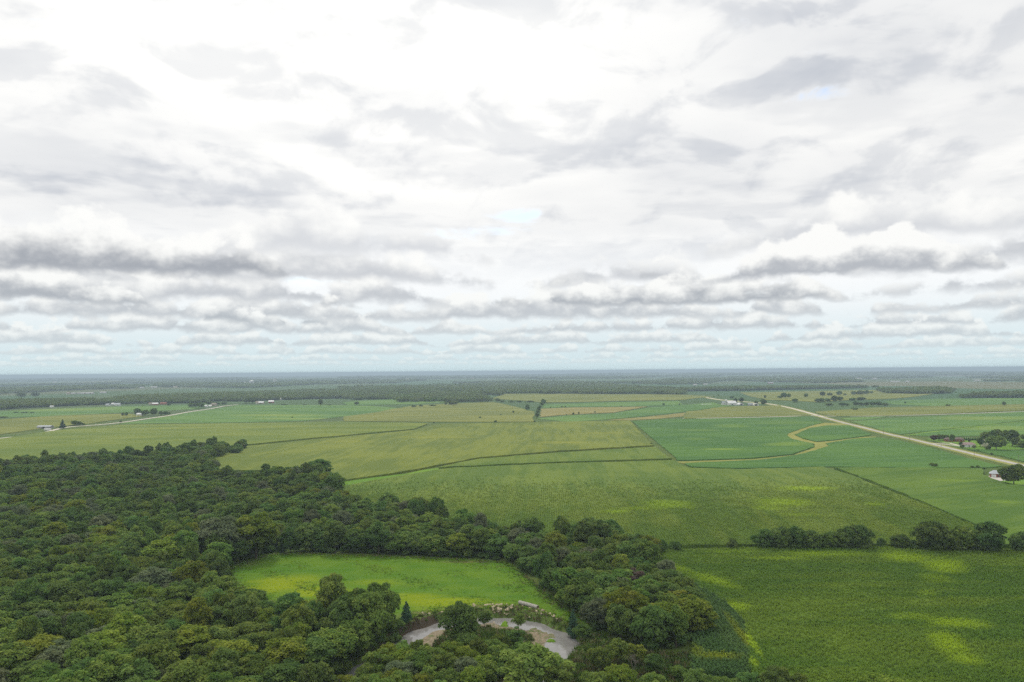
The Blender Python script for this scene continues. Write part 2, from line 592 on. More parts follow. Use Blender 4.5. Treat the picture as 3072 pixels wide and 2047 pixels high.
MEADOW_PX = [(505, 1325), (540, 1303), (585, 1284), (625, 1273), (720, 1273), (800, 1275), (1000, 1283), (1110, 1288), (1165, 1294), (1200, 1316),
             (1240, 1350), (1285, 1383), (1330, 1412), (1372, 1452), (1330, 1436), (1290, 1424), (1235, 1412), (1180, 1404), (1110, 1400), (1050, 1402),
             (1000, 1408), (955, 1418), (925, 1432), (900, 1440), (780, 1420), (640, 1392), (560, 1362)]
MEADOW = world_poly(MEADOW_PX)
mm, t, b, pos = new_mat('meadow_grass')
n1 = nnoise(t, pos, 0.045, 6.0, 0.65)
X, Y, Z = nxyz(t, pos)
n2 = nnoise(t, ncomb(t, X * 0.05, Y * 0.13, 0.0), 1.0, 5.0, 0.62)
n3 = nnoise(t, pos, 1.6, 5.0, 0.75)
ysp = blobs(t, pos, [px_spot(640, 1345, 90, 22, .9), px_spot(720, 1362, 90, 14, .9), px_spot(1010, 1385, 110, 16, .85), px_spot(690, 1330, 50, 10, .6),
                     px_spot(950, 1372, 90, 10, .7), px_spot(860, 1340, 60, 8, .5), px_spot(1120, 1392, 80, 8, .5)], 0.5, 0.06)
c = nmix(t, (n1 * 0.5 + n2 * 0.5).ss(0.36, 0.64), (0.072, 0.172, 0.010), (0.120, 0.215, 0.012))
n5 = nnoise(t, ncomb(t, X * 0.22, Y * 0.45, 2.0), 1.0, 5.0, 0.7)
c = nmix(t, ysp * (n5 * 1.4 + 0.25), c, (0.220, 0.285, 0.003))
c = nmix(t, n5.ss(0.52, 0.72) * 0.55, c, (0.075, 0.160, 0.010))
edge = blobs(t, pos, [px_spot(960, 1412, 60, 8, .8), px_spot(1080, 1404, 80, 4, .7), px_spot(1080, 1292, 60, 3, .8), px_spot(560, 1296, 40, 8, .4), px_spot(1200, 1408, 60, 4, .5)], 0.6, 0.1)
c = nmix(t, edge, c, (0.150, 0.150, 0.050))
c = nmix(t, n3.ss(0.50, 0.80) * 0.65, c, (0.055, 0.115, 0.010))
setc(t, b, c); bump(t, b, n3, 0.8, 0.5)
sheet('meadow', MEADOW, mm, 0.10, 5.0, 'mown bright yellow-green meadow enclosed by woods above the creek', 'meadow', jag=0.6)

CORN, CORN_Y = (0.068, 0.132, 0.015), (0.225, 0.330, 0.012)
CORN_ALT = (0.112, 0.176, 0.018)
SOY, SOY_ALT, SOY_Y = (0.054, 0.134, 0.026), (0.084, 0.176, 0.029), (0.170, 0.260, 0.030)
corn_spots = [  # yellowed corn
    px_spot(1640, 1345, 60, 8, .55, .35), px_spot(1690, 1405, 28, 10, .7, .3), px_spot(1712, 1470, 9, 55, .8), px_spot(1730, 1535, 14, 14, .8), px_spot(1560, 1318, 40, 6, .5, .35),
    px_spot(1640, 1525, 60, 10, .45),
    px_spot(1900, 1283, 110, 6, .6), px_spot(2080, 1290, 60, 12, .6), px_spot(2170, 1310, 55, 16, .75, .1), px_spot(2150, 1340, 40, 10, .4),
    px_spot(2130, 1375, 30, 8, .4), px_spot(2100, 1430, 60, 10, .4), px_spot(2190, 1445, 80, 12, .75, .05), px_spot(2180, 1495, 45, 28, .75, .1),
    px_spot(2220, 1530, 45, 14, .6, .1), px_spot(1790, 1293, 70, 4, .55), px_spot(1680, 1278, 70, 3, .4)]
MAT_CORN_A = crop_mat('corn_canopy_a', CORN, CORN_ALT, CORN_Y, 0.0, corn_spots, strength=0.5)
strip_spots = [px_spot(1650, 1522, 60, 9, .8), px_spot(1712, 1480, 12, 60, .7), px_spot(1600, 1510, 20, 14, .5)]
MAT_CORN_S = crop_mat('corn_canopy_strip', (0.030, 0.062, 0.018), (0.042, 0.080, 0.022), (0.120, 0.150, 0.012), R(91), strip_spots, strength=0.0)
corn_b_spots = [
    px_spot(1415, 1183, 35, 5, .6), px_spot(1535, 1165, 40, 10, .6, .2), px_spot(1480, 1175, 60, 4, .4), px_spot(1850, 1128, 65, 5, .65, -.03), px_spot(1800, 1160, 70, 10, .6),
    px_spot(2010, 1165, 25, 5, .5), px_spot(1770, 1175, 40, 6, .5), px_spot(1580, 1170, 20, 5, .4), px_spot(1830, 1190, 60, 4, .35)]
MAT_CORN_B = crop_mat('corn_canopy_b', (0.088, 0.146, 0.020), (0.130, 0.184, 0.026), CORN_Y, R(88), corn_b_spots, strength=0.5)
MAT_CORN_D = crop_mat('corn_canopy_d', (0.112, 0.154, 0.024), (0.170, 0.204, 0.030), (0.250, 0.260, 0.025), R(86), [
    px_spot(1290, 1020, 60, 3, .5), px_spot(1000, 1008, 90, 3, .4), px_spot(1380, 998, 60, 2, .35), px_spot(800, 1018, 60, 3, .3), px_spot(1240, 1030, 30, 8, .3)], patch=0.006)
MAT_CORN_E = crop_mat('corn_canopy_e', (0.112, 0.164, 0.025), (0.170, 0.212, 0.031), (0.225, 0.262, 0.028), R(8), None, patch=0.005)
MAT_CORN_M = crop_mat('corn_canopy_m', (0.068, 0.134, 0.016), (0.100, 0.168, 0.020), CORN_Y, R(30), [px_spot(2200, 1110, 60, 3, .2), px_spot(2300, 1160, 40, 4, .25)], strength=0.4)
MAT_SOY = crop_mat('soybean_canopy', SOY, SOY_ALT, SOY_Y, R(10), [
    px_spot(1660, 1034, 50, 2, .8), px_spot(1810, 1022, 45, 4, .6, -.1), px_spot(1680, 980, 40, 4, .4), px_spot(1800, 972, 80, 5, .3), px_spot(1600, 1010, 40, 3, .3), px_spot(1600, 990, 60, 3, .3)], patch=0.006, strength=0.6)
MAT_SOY_FAR = crop_mat('far_soybean_canopy', (0.074, 0.164, 0.038), (0.122, 0.220, 0.042), (0.205, 0.275, 0.050), R(4), [
    px_spot(640, 955, 110, 3, .7), px_spot(700, 963, 130, 2, .7), px_spot(2250, 962, 120, 5, .6), px_spot(2300, 985, 120, 6, .4), px_spot(150, 942, 120, 3, .5)], patch=0.004)
MAT_TAN = crop_mat('ripe_small_grain', (0.205, 0.190, 0.055), (0.265, 0.235, 0.075), (0.200, 0.200, 0.060), R(5), None, patch=0.006)
MAT_HAY = crop_mat('dry_roadside_grass', (0.215, 0.228, 0.050), (0.275, 0.272, 0.066), (0.150, 0.195, 0.040), 0.3, None, patch=0.02)
MAT_LUSH = crop_mat('lush_waterway_grass', (0.100, 0.210, 0.020), (0.145, 0.255, 0.022), (0.185, 0.270, 0.020), 0.2, None, patch=0.02)
MAT_OLIVE = crop_mat('olive_pasture', (0.135, 0.162, 0.032), (0.195, 0.212, 0.042), (0.245, 0.245, 0.042), R(5), None, patch=0.005)

CURVE_PX = [(1500, 1305), (1560, 1328), (1640, 1375), (1690, 1410), (1712, 1440), (1720, 1490), (1726, 1560)]
CORN_A_PX = [(1462, 1284), (1560, 1272), (1730, 1267), (2010, 1265), (2353, 1272), (2700, 1281), (3000, 1500), (3100, 1900), (2200, 1900), (1760, 1660), (1745, 1580)] + CURVE_PX[::-1]
STRIP_PX = CURVE_PX + [(1590, 1556), (1588, 1530), (1592, 1480), (1612, 1430), (1585, 1380), (1540, 1335)]
CORN_S = world_poly(STRIP_PX)
CORN_A = world_poly(CORN_A_PX)
CORN_B_PX = [(775, 1124), (900, 1101), (1030, 1080), (1280, 1069), (1548, 1061), (1580, 1079), (1700, 1082), (1890, 1077), (1945, 1092), (2045, 1133), (2150, 1176), (2236, 1214),
             (2246, 1254), (2100, 1258), (1900, 1258), (1700, 1259), (1560, 1261), (1500, 1258), (1440, 1250), (1380, 1240), (1200, 1225), (1040, 1210), (900, 1190), (800, 1165), (765, 1145)]
CORN_B = world_poly(CORN_B_PX)
FIELDS = [
    # name, points, material, height, spacing, label
    ('corn_field', CORN_A_PX, MAT_CORN_A, 1.75, 9, 'corn field with yellow streaks between the hedgerow and the creekside woods'),
    ('corn_field', STRIP_PX, MAT_CORN_S, 0.7, 6, 'dark bluish corn strip in wide rows beside the wood lobe'),
    ('corn_field', CORN_B_PX, MAT_CORN_B, 1.75, 9, 'large corn field with rows running away beyond the hedgerow'),
    ('corn_field', [(1005, 1078), (1100, 1059), (1290, 1043), (1506, 1030), (1541, 1057), (1280, 1065.5), (1030, 1077)], MAT_CORN_B, 1.8, 12, 'narrow corn strip between the two dark contour lines'),
    ('corn_field', [(480, 1060), (520, 1046), (566, 1029), (720, 1013), (850, 1001), (955, 990.5), (1003, 977), (1200, 973), (1447, 968.5), (1500, 1026), (1290, 1039), (1100, 1054.5), (930, 1088),
                    (785, 1108), (740, 1100), (600, 1085), (500, 1085)], MAT_CORN_D, 1.7, 16, 'broad olive corn field in the middle of the valley'),
    ('corn_field', [(-200, 1034), (0, 1011), (117, 993), (273, 978.5), (573, 974), (784, 970.5), (900, 973), (985, 975.5), (952, 987.5), (850, 997), (720, 1009), (562, 1025), (500, 1040), (300, 1060), (0, 1085), (-200, 1110)],
     MAT_CORN_E, 1.6, 20, 'yellow-green corn field along the back edge of the left woods'),
    ('soybean_field', [(273, 975), (400, 955), (513, 937), (547, 931), (700, 931), (784, 932), (900, 936), (945, 945), (860, 953), (784, 958), (700, 968), (573, 971)], MAT_SOY_FAR, 0.55, 25, 'blue-green soybean field on the near side of the left gravel road'),
    ('corn_field', [(790, 958), (860, 949), (960, 932), (1130, 924), (1195, 938), (1228, 947), (1227, 962), (1225, 970.5), (1100, 970.5), (1000, 970.5), (900, 970), (790, 968.5)], MAT_OLIVE, 0.9, 25, 'hummocky olive field left of the tree-lined fence row'),
    ('grain_field', [(1243, 940), (1320, 937), (1490, 935), (1410, 949), (1300, 954), (1240, 959)], MAT_TAN, 0.8, 25, 'tan ripe grain field beside the tree-lined fence row'),
    ('soybean_field', [(1234, 963), (1300, 956), (1410, 951), (1495, 937), (1560, 931), (1700, 930), (1600, 944), (1480, 957), (1390, 965), (1300, 970)], MAT_SOY_FAR, 0.55, 25, 'green soybean field curving below the tan grain field'),
    ('hay_field', [(1396, 966), (1480, 959), (1575, 949), (1570, 957.5), (1520, 962), (1450, 966.5)], MAT_TAN, 0.4, 25, 'thin tan grass strip above the right soybean fields'),
    ('soybean_field', [(1453, 969), (1520, 965), (1760, 960.5), (1862, 958.5), (1892, 972), (1850, 983), (1810, 998), (1808, 1003), (1823, 1011), (1870, 1021), (1869, 1028), (1822, 1045), (1735, 1054), (1560, 1060)], MAT_SOY, 0.9, 12,
     'soybean field enclosed by the looping tan grass strip and the crossroad'),
    ('soybean_field', [(1826, 1001), (1861, 985), (1900, 979), (1950, 978.5), (2004, 1000), (1980, 1004), (1902, 1014), (1875, 1016), (1848, 1009)], MAT_SOY, 0.9, 10, 'oval soybean patch ringed by the tan grass loop'),
    ('soybean_field', [(1570, 1066), (1740, 1059), (1830, 1048), (1905, 1027), (1898, 1021), (1960, 1010), (2015, 1006), (2068, 1014), (2135, 1030), (2300, 1073), (2275, 1076), (2100, 1077), (1900, 1074), (1700, 1078), (1590, 1075)], MAT_SOY, 0.9, 12,
     'soybean field between the tan grass loop and the asphalt road'),
    ('corn_field', [(1915, 1079), (2100, 1080), (2255, 1081), (2262, 1097), (2300, 1112), (2353, 1124), (2460, 1140), (2640, 1180), (2600, 1300), (2353, 1262), (2252, 1256), (2248, 1216), (2150, 1172), (2052, 1130), (1960, 1095)], MAT_CORN_M, 2.1, 10,
     'sloping corn field below the brick garage, right of the diagonal field line'),
    ('soybean_field', [(1930, 962), (1985, 959.5), (2040, 958), (1990, 966), (1950, 966.5)], MAT_SOY_FAR, 0.55, 10, 'small soybean wedge in the corner of the crossroad'),
    ('soybean_field', [(1955, 970), (2040, 962), (2353, 946.5), (2600, 940), (2600, 957), (2353, 967), (2200, 984), (2075, 999), (2040, 993)], MAT_SOY_FAR, 0.55, 18, 'soybean field right of the crossroad above the yellow waterway'),
    ('soybean_field', [(2090, 1001), (2200, 988), (2353, 970.5), (2600, 961), (2600, 1000), (2353, 1000), (2250, 1003), (2180, 1004), (2120, 1003)], MAT_SOY_FAR, 0.55, 18, 'soybean field behind the roadside farmhouses'),
    ('grass_strip', [(2075, 1000.5), (2200, 985), (2353, 968), (2600, 958.5), (2600, 960), (2353, 969.5), (2200, 987), (2088, 1001.5)], MAT_LUSH, 0.3, 18, 'bright yellow-green waterway strip between two soybean fields'),
    ('soybean_field', [(2225, 1034), (2290, 1036), (2353, 1037), (2500, 1040), (2500, 1085), (2353, 1062), (2290, 1047)], MAT_SOY, 0.9, 10, 'soybean patch between the asphalt road and the farmhouse trees'),
    ('grass_waterway', [(770, 1118), (785, 1106), (930, 1090), (1000, 1076), (1032, 1079), (900, 1099), (800, 1119)], MAT_LUSH, 0.25, 10, 'bright green grass waterway opening from the woods into the corn'),
    ('grass_strip', [(1548, 1062), (1735, 1056), (1824, 1047), (1872, 1029), (1872, 1021), (1822, 1012), (1805, 1003), (1808, 997), (1848, 982), (1895, 972), (1945, 975), (1955, 979), (1900, 978), (1862, 984), (1825, 1000), (1846, 1010), (1876, 1017),
                     (1905, 1015), (1985, 1005), (2012, 1004), (2012, 1006), (1960, 1009), (1896, 1020), (1908, 1027), (1834, 1048.5), (1740, 1060), (1570, 1066)], MAT_HAY, 0.35, 8, 'looping tan grass strip winding through the soybean fields'),
    ('pasture', [(1571, 957), (1576, 946), (1640, 936), (1790, 932), (1850, 950), (1862, 956), (1700, 958), (1571, 963)], MAT_OLIVE, 0.5, 20, 'yellow-green pasture in front of the white barn'),
    ('corn_field', [(1580, 931), (1640, 926), (1660, 934), (1600, 944), (1570, 946)], MAT_SOY_FAR, 1.2, 20, 'small green patch beside the white barn farmstead'),
    ('corn_field', [(1870, 947), (2000, 938), (2353, 930), (2600, 926), (2600, 938), (2353, 944), (2040, 956), (1930, 957), (1895, 955)], MAT_OLIVE, 0.9, 20, 'olive corn field on the far side of the crossroad'),
    ('soybean_field', [(2030, 922), (2150, 917), (2353, 913), (2600, 910), (2600, 924), (2353, 929), (2150, 934), (2050, 930)], MAT_SOY_FAR, 0.55, 30, 'long green soybean band below the far right woods'),
    ('soybean_field', [(-200, 950), (0, 946), (220, 936), (430, 931), (500, 928), (440, 941), (300, 948), (100, 958), (-200, 966)], MAT_SOY_FAR, 0.55, 30, 'light green soybean band under the left riverside woods'),
    ('corn_field', [(-200, 975), (0, 966), (130, 956), (290, 952), (330, 957), (200, 975), (100, 985), (0, 1000), (-200, 1025)], MAT_OLIVE, 0.9, 25, 'olive field at the far side of the left gravel road'),
    ('soybean_field', [(870, 919), (1000, 916), (1080, 922), (960, 929), (800, 932), (786, 925)], MAT_SOY_FAR, 0.55, 30, 'blue-green soybean field in front of the middle riverside woods'),
    ('soybean_field', [(1250, 930), (1380, 925), (1560, 922), (1570, 931), (1480, 934), (1310, 935.5), (1246, 938)], MAT_SOY_FAR, 0.55, 30, 'pale green soybean band above the tan grain field'),
    ('corn_field', [(1130, 917), (1160, 906), (1330, 906), (1568, 908), (1640, 912), (1570, 920), (1390, 923), (1250, 926)], MAT_OLIVE, 1.2, 30, 'olive corn band below the middle riverside woods'),
    ('corn_field', [(1700, 903), (1900, 899), (2100, 896), (2150, 905), (2030, 918), (1880, 925), (1760, 920)], MAT_OLIVE, 1.2, 30, 'greyish olive corn field behind the scattered tree clumps'),
]
for i, (nm, pts, mat, h, sp, lab) in enumerate(FIELDS):
    sheet(nm, world_poly(pts), mat, h, sp, lab, 'crop field' if 'field' in nm else 'grass', kind='stuff', jag=sp * 0.06, noise=0.12 if h > 1 else 0.05, seed=i)

# ------------------------------------------------------------------ creek
def flat_mat(name, col, rough=0.85, var=0.15, scale=2.0, spec=0.2, metal=0.0, alt=None):
    m, t, b, pos = new_mat(name)
    tc_ = t.nodes.new('ShaderNodeTexCoord')
    n = nnoise(t, S(t, tc_.outputs['Object']), scale, 5.0, 0.6)
    a = alt or tuple(v * (1 - 2.2 * var) for v in col)
    setc(t, b, nmix(t, n.ss(0.3, 0.7), a, col))
    b.inputs['Roughness'].default_value = rough
    b.inputs['Specular IOR Level'].default_value = spec
    b.inputs['Metallic'].default_value = metal
    return m


wm, t, b, pos = new_mat('creek_water')
setc(t, b, nmix(t, nnoise(t, pos, 0.25, 4.0, 0.6).ss(0.35, 0.7), (0.190, 0.184, 0.176), (0.235, 0.228, 0.220)))
b.inputs['Roughness'].default_value = 0.08
b.inputs['Specular IOR Level'].default_value = 0.5
b.inputs['IOR'].default_value = 1.33
bump(t, b, nnoise(t, pos, 1.2, 3.0, 0.55), 0.05, 0.10)


def strip(name, line, half, zfun, mat, label, cat, kind='structure', across=(-1, 1)):
    verts, faces = [], []
    n = len(line); m = len(across)
    for i, (x, y) in enumerate(line):
        a = line[max(i - 1, 0)]; c = line[min(i + 1, n - 1)]
        tx, ty = c[0] - a[0], c[1] - a[1]
        L = math.hypot(tx, ty) or 1
        nx, ny = -ty / L, tx / L
        for k in across:
            px, py = x + nx * half * k, y + ny * half * k
            verts.append((px, py, zfun(px, py, k)))
    for i in range(n - 1):
        for j in range(m - 1):
            faces.append((i * m + j, (i + 1) * m + j, (i + 1) * m + j + 1, i * m + j + 1)[::-1])
    o = mesh_obj(name, verts, faces, mat)
    return tag(o, label, cat, kind=kind)


strip('creek', CREEK, 11.0, lambda x, y, k: WATER_Z, wm, 'muddy creek bending round below the meadow', 'creek')

# gravel island where the creek turns
rng = random.Random(5)


def mound(name, px, py, hw, hh, top, mat, label, cat, kind='structure', group=None):
    c = at(px, py); l = plane_at(px - hw, py, WATER_Z); r = plane_at(px + hw, py, WATER_Z)
    u = plane_at(px, py - hh, WATER_Z); d = plane_at(px, py + hh, WATER_Z)
    ax = (r[0] - l[0]) / 2; ay = (u[1] - d[1]) / 2
    cx, cy = (l[0] + r[0]) / 2, (u[1] + d[1]) / 2
    verts, faces = [], []
    NR, NT = 7, 28
    for i in range(NR + 1):
        for j in range(NT):
            a = 2 * math.pi * j / NT
            k = (i / NR) * (1 + 0.20 * math.sin(3 * a + px) + 0.13 * math.sin(7 * a + py) + 0.08 * math.sin(11 * a))
            z = WATER_Z - 0.35 + (top + 0.35) * (1 - (i / NR) ** 2) + rng.uniform(-.05, .05)
            verts.append((cx + ax * k * math.cos(a), cy + ay * k * math.sin(a), z))
    for i in range(NR):
        for j in range(NT):
            k = (j + 1) % NT
            faces.append((i * NT + j, (i + 1) * NT + j, (i + 1) * NT + k, i * NT + k))
    o = mesh_obj(name, verts, faces, mat, smooth=True)
    return tag(o, label, cat, kind=kind)


gm2, t, b, pos = new_mat('creek_gravel')
vg = t.nodes.new('ShaderNodeTexVoronoi'); t.links.new(pos.s, vg.inputs['Vector']); vg.inputs['Scale'].default_value = 2.2
setc(t, b, nmix(t, nnoise(t, pos, 0.45, 4.0, 0.7).ss(0.42, 0.62), nmix(t, S(t, vg.outputs['Color']).m('MULTIPLY', 1.0), (0.17, 0.125, 0.085), (0.30, 0.245, 0.18)), (0.085, 0.130, 0.030)))
mound('gravel_bar', 1252, 1462, 30, 13, 0.30, gm2, 'pale gravel bar with weeds where the creek turns', 'gravel bar')
mound('gravel_bar', 1243, 1483, 16, 7, 0.22, gm2, 'small brown gravel spit beside the wide creek pool', 'gravel bar')
mound('gravel_bar', 1228, 1450, 22, 8, 0.35, gm2, 'sandy gravel bar along the inside of the creek bend', 'gravel bar')
gsm = crop_mat('islet_weeds', (0.070, 0.165, 0.012), (0.120, 0.215, 0.016), None, 0.0, None, patch=0.3)
isl = mound('grass_islet', 1266, 1473, 13, 5, 0.55, gsm, 'bright green weedy islet in the creek pool', 'islet')
mound('grass_islet', 1160, 1436, 9, 9, 0.9, gsm, 'bright grassy point between the creek and the bushes', 'islet')
mound('sand_bar', 1010, 1458, 24, 6, 0.30, flat_mat('sand_bar_sand', (0.34, 0.27, 0.17), 0.95, 0.2, 0.5), 'pale sand bar on the near side of the creek', 'sand bar')


# ------------------------------------------------------------------ limestone riprap on the outer bank
def rock_mesh(seed):
    r = random.Random(seed)
    bm = bmesh.new()
    bmesh.ops.create_icosphere(bm, subdivisions=2, radius=1.0)
    planes = [(Vector((r.gauss(0, 1), r.gauss(0, 1), r.gauss(0, 1))).normalized(), r.uniform(0.55, 0.85)) for _ in range(9)]
    for v in bm.verts:
        for n, d in planes:
            k = v.co.dot(n)
            if k > d: v.co -= n * (k - d)
        v.co *= 1 + r.uniform(-.03, .03)
        v.co.z *= 0.8
    me = bpy.data.meshes.new('rock'); bm.to_mesh(me); bm.free()
    return me


MAT_ROCK = flat_mat('limestone', (0.62, 0.55, 0.40), 0.92, 0.22, 0.9, 0.1, alt=(0.30, 0.24, 0.15))
ROCKS = [rock_mesh(s) for s in range(8)]
for me in ROCKS: me.materials.append(MAT_ROCK)
rock_px = []
# enlargement of the bank, 300 px of the photo over 2352 px
def ra(x, y): return ((1180 + x * 0.12755) / K, (1780 + y * 0.12755) / K)
def rb(x, y): return ((1440 + x * 0.12755) / K, (1780 + y * 0.12755) / K)
for p in [(300, 455, 1.0), (335, 490, .9), (375, 470, .9), (410, 455, .8), (440, 480, 1.1), (470, 450, .9), (505, 455, .9), (350, 510, .8), (310, 530, .8), (325, 570, 1.0), (345, 555, .7),
          (425, 540, 1.0), (455, 565, 1.3), (490, 560, 1.0), (430, 575, .9), (600, 530, .8), (635, 570, 1.1), (655, 565, 1.1), (650, 505, .6), (690, 520, .6), (745, 495, 1.1), (765, 490, .8), (740, 545, .9), (605, 490, .5), (635, 435, .6),
          (630, 595, .7), (580, 590, .6), (680, 590, .6), (160, 465, .9), (150, 490, .7), (215, 440, .7), (250, 440, .7), (110, 465, .6), (870, 510, .6), (1000, 480, .7),
          (1180, 545, .8), (1210, 520, .7), (1150, 555, .6), (1370, 545, .8), (1385, 570, .7), (1335, 620, .9), (1320, 585, .6), (1475, 605, 1.0), (1490, 590, .7), (1450, 670, .7), (1160, 670, .6), (1560, 580, .5),
          (1640, 665, .9), (1660, 655, .8), (1690, 600, .5), (1745, 640, .7), (1760, 660, .6), (1800, 645, .6), (1745, 715, .8), (1725, 640, .5), (1940, 755, .6), (1835, 820, .8), (1860, 845, .5), (1430, 640, .5)]:
    rock_px.append(rb(p[0], p[1]) + (p[2], 'b'))
for p in [(690, 470, .7), (700, 500, .7), (720, 490, .6), (740, 480, .6), (735, 515, .7), (760, 520, .6), (680, 515, .6), (790, 490, .6), (820, 470, .6), (845, 485, .6), (775, 510, .5), (710, 520, .5), (750, 500, .5), (1145, 445, .9), (1890, 455, 1.1), (1910, 480, .9), (1900, 500, .7), (2190, 470, .9), (2160, 460, .7), (2270, 440, .8), (2340, 460, .8), (2340, 520, .9), (2345, 560, .8), (1990, 515, .5), (2210, 450, .6)]:
    rock_px.append(ra(p[0], p[1]) + (p[2], 'a'))
for i, (px, py, s, w) in enumerate(rock_px):
    p = at(px, py)
    o = bpy.data.objects.new('limestone_boulder', ROCKS[i % 8]); C.objects.link(o)
    o.location = p + Vector((0, 0, 0.12 * s))
    sc_k = s * rng.uniform(0.58, 0.82)
    o.scale = (sc_k * rng.uniform(.9, 1.3), sc_k * rng.uniform(.9, 1.2), sc_k * rng.uniform(.8, 1.05))
    o.rotation_euler = (rng.uniform(-.5, .5), rng.uniform(-.5, .5), rng.uniform(0, 6.28))
    big = 'large' if s >= 1.0 else 'mid-sized' if s >= 0.8 else 'small' if s >= 0.65 else 'very small'
    bz = p.z
    lvl = "at the water's edge" if bz < -1.6 else 'halfway up the creek bank' if bz < -0.6 else 'atop the creek bank'
    X0 = px * K
    if X0 < 1300: sec = 'in the heap beside the cedar'; lvl = lvl.replace('the creek bank', 'the bank')
    elif X0 < 1440: sec = 'behind the big dark tree'
    elif X0 < 1512: sec = 'in the dense pile below the bales'
    elif X0 < 1560: sec = 'in the second pile below the bales'
    elif X0 < 1640: sec = 'among weeds right of the dense piles'
    else: sec = 'near the creekside cedar'
    lab, gr = f'{big} limestone block {lvl}, {sec}', 'limestone blocks on the creek bank'
    tag(o, lab, 'boulder', gr)

# pebbles, cobbles and flood litter along the water: nobody could count them
vs_, fs_ = [], []
for _ in range(1600):
    i = rng.randrange(20, len(CREEK) - 8)
    x, y = CREEK[i]
    d, s_ = rng.uniform(3.5, 14), rng.choice((-1, 1, -1))
    a_, c_ = CREEK[i - 1], CREEK[i + 1]
    L = math.hypot(c_[0] - a_[0], c_[1] - a_[1])
    x += -(c_[1] - a_[1]) / L * d * s_ + rng.uniform(-2, 2); y += (c_[0] - a_[0]) / L * d * s_ + rng.uniform(-2, 2)
    z = g1(x, y); r = rng.uniform(0.06, 0.28)
    k = len(vs_)
    vs_ += [(x + r, y, z), (x, y + r, z), (x - r, y, z), (x, y - r, z), (x, y, z + r * .8)]
    fs_ += [(k, k + 1, k + 4), (k + 1, k + 2, k + 4), (k + 2, k + 3, k + 4), (k + 3, k, k + 4)]
tag(mesh_obj('cobbles', vs_, fs_, flat_mat('cobble', (0.38, 0.32, 0.23), 0.9, 0.2, 0.3)), 'scattered pale cobbles along both sides of the creek', 'cobbles', kind='stuff')

# ------------------------------------------------------------------ round bales
MAT_BALE, t, b, pos = new_mat('weathered_bale')
tc_ = t.nodes.new('ShaderNodeTexCoord'); ob = S(t, tc_.outputs['Object'])
OX, OY, OZ = nxyz(t, ob)
bn = nnoise(t, ncomb(t, OX * 14.0, OY * 2.0, OZ * 2.0), 1.0, 5.0, 0.7)
setc(t, b, nmix(t, bn.ss(0.3, 0.7), (0.26, 0.23, 0.18), (0.58, 0.56, 0.50)))
bump(t, b, bn, 0.7, 0.05)
MAT_BALE_END, t, b, pos = new_mat('bale_end_hay')
tc_ = t.nodes.new('ShaderNodeTexCoord'); ob = S(t, tc_.outputs['Object'])
OX, OY, OZ = nxyz(t, ob)
rad = ((OY * OY) + (OZ * OZ)).m('SQRT')
sp = (rad * 42.0 + nnoise(t, ob, 6.0, 3.0) * 3.0).m('SINE')
setc(t, b, nmix(t, sp.ss(-1, 1), (0.090, 0.070, 0.040), (0.26, 0.20, 0.115)))
bump(t, b, sp, 0.6, 0.04)


def bale_meshes(seed):
    r = random.Random(seed)
    NT = 32
    prof = [(-0.78, 0.62), (-0.775, 0.70), (-0.72, 0.745), (-0.40, 0.765), (0.0, 0.77), (0.40, 0.765), (0.72, 0.745), (0.775, 0.70), (0.78, 0.62)]
    v, f = [], []
    for (x, rr) in prof:
        for j in range(NT):
            a = 2 * math.pi * j / NT
            k = rr * (1 + r.uniform(-.012, .012))
            z = math.sin(a) * k
            v.append((x + r.uniform(-.01, .01), math.cos(a) * k * 1.02, z * 0.97 if z > 0 else max(z * 0.97, -0.70)))
    for i in range(len(prof) - 1):
        for j in range(NT):
            k = (j + 1) % NT
            f.append((i * NT + j, i * NT + k, (i + 1) * NT + k, (i + 1) * NT + j))
    body = bpy.data.meshes.new('bale_body'); body.from_pydata(v, [], f); body.materials.append(MAT_BALE)
    body.polygons.foreach_set('use_smooth', [True] * len(f))
    ends = []
    for sgn in (-1, 1):
        v, f = [], []
        for i in range(6):
            for j in range(24):
                a = 2 * math.pi * j / 24
                rr = 0.64 * i / 5
                v.append((sgn * (0.765 + 0.02 * (i % 2) + r.uniform(0, .015)), math.cos(a) * rr, max(math.sin(a) * rr, -0.66)))
        for i in range(5):
            for j in range(24):
                k = (j + 1) % 24
                q = (i * 24 + j, i * 24 + k, (i + 1) * 24 + k, (i + 1) * 24 + j)
                f.append(q if sgn < 0 else q[::-1])
        e = bpy.data.meshes.new('bale_end'); e.from_pydata(v, [], f); e.materials.append(MAT_BALE_END)
        ends.append(e)
    # net-wrap bands
    v, f = [], []
    for x0 in (-0.55, -0.2, 0.18, 0.52):
        base = len(v)
        for dx_ in (-0.035, 0.035):
            for j in range(NT):
                a = 2 * math.pi * j / NT
                v.append((x0 + dx_, math.cos(a) * 0.797, max(math.sin(a) * 0.757, -0.705)))
        for j in range(NT):
            k = (j + 1) % NT
            f.append((base + j, base + k, base + NT + k, base + NT + j))
    w = bpy.data.meshes.new('bale_wrap'); w.from_pydata(v, [], f); w.materials.append(flat_mat('net_wrap', (0.52, 0.51, 0.48), 0.7, 0.2, 3.0))
    return body, ends, w


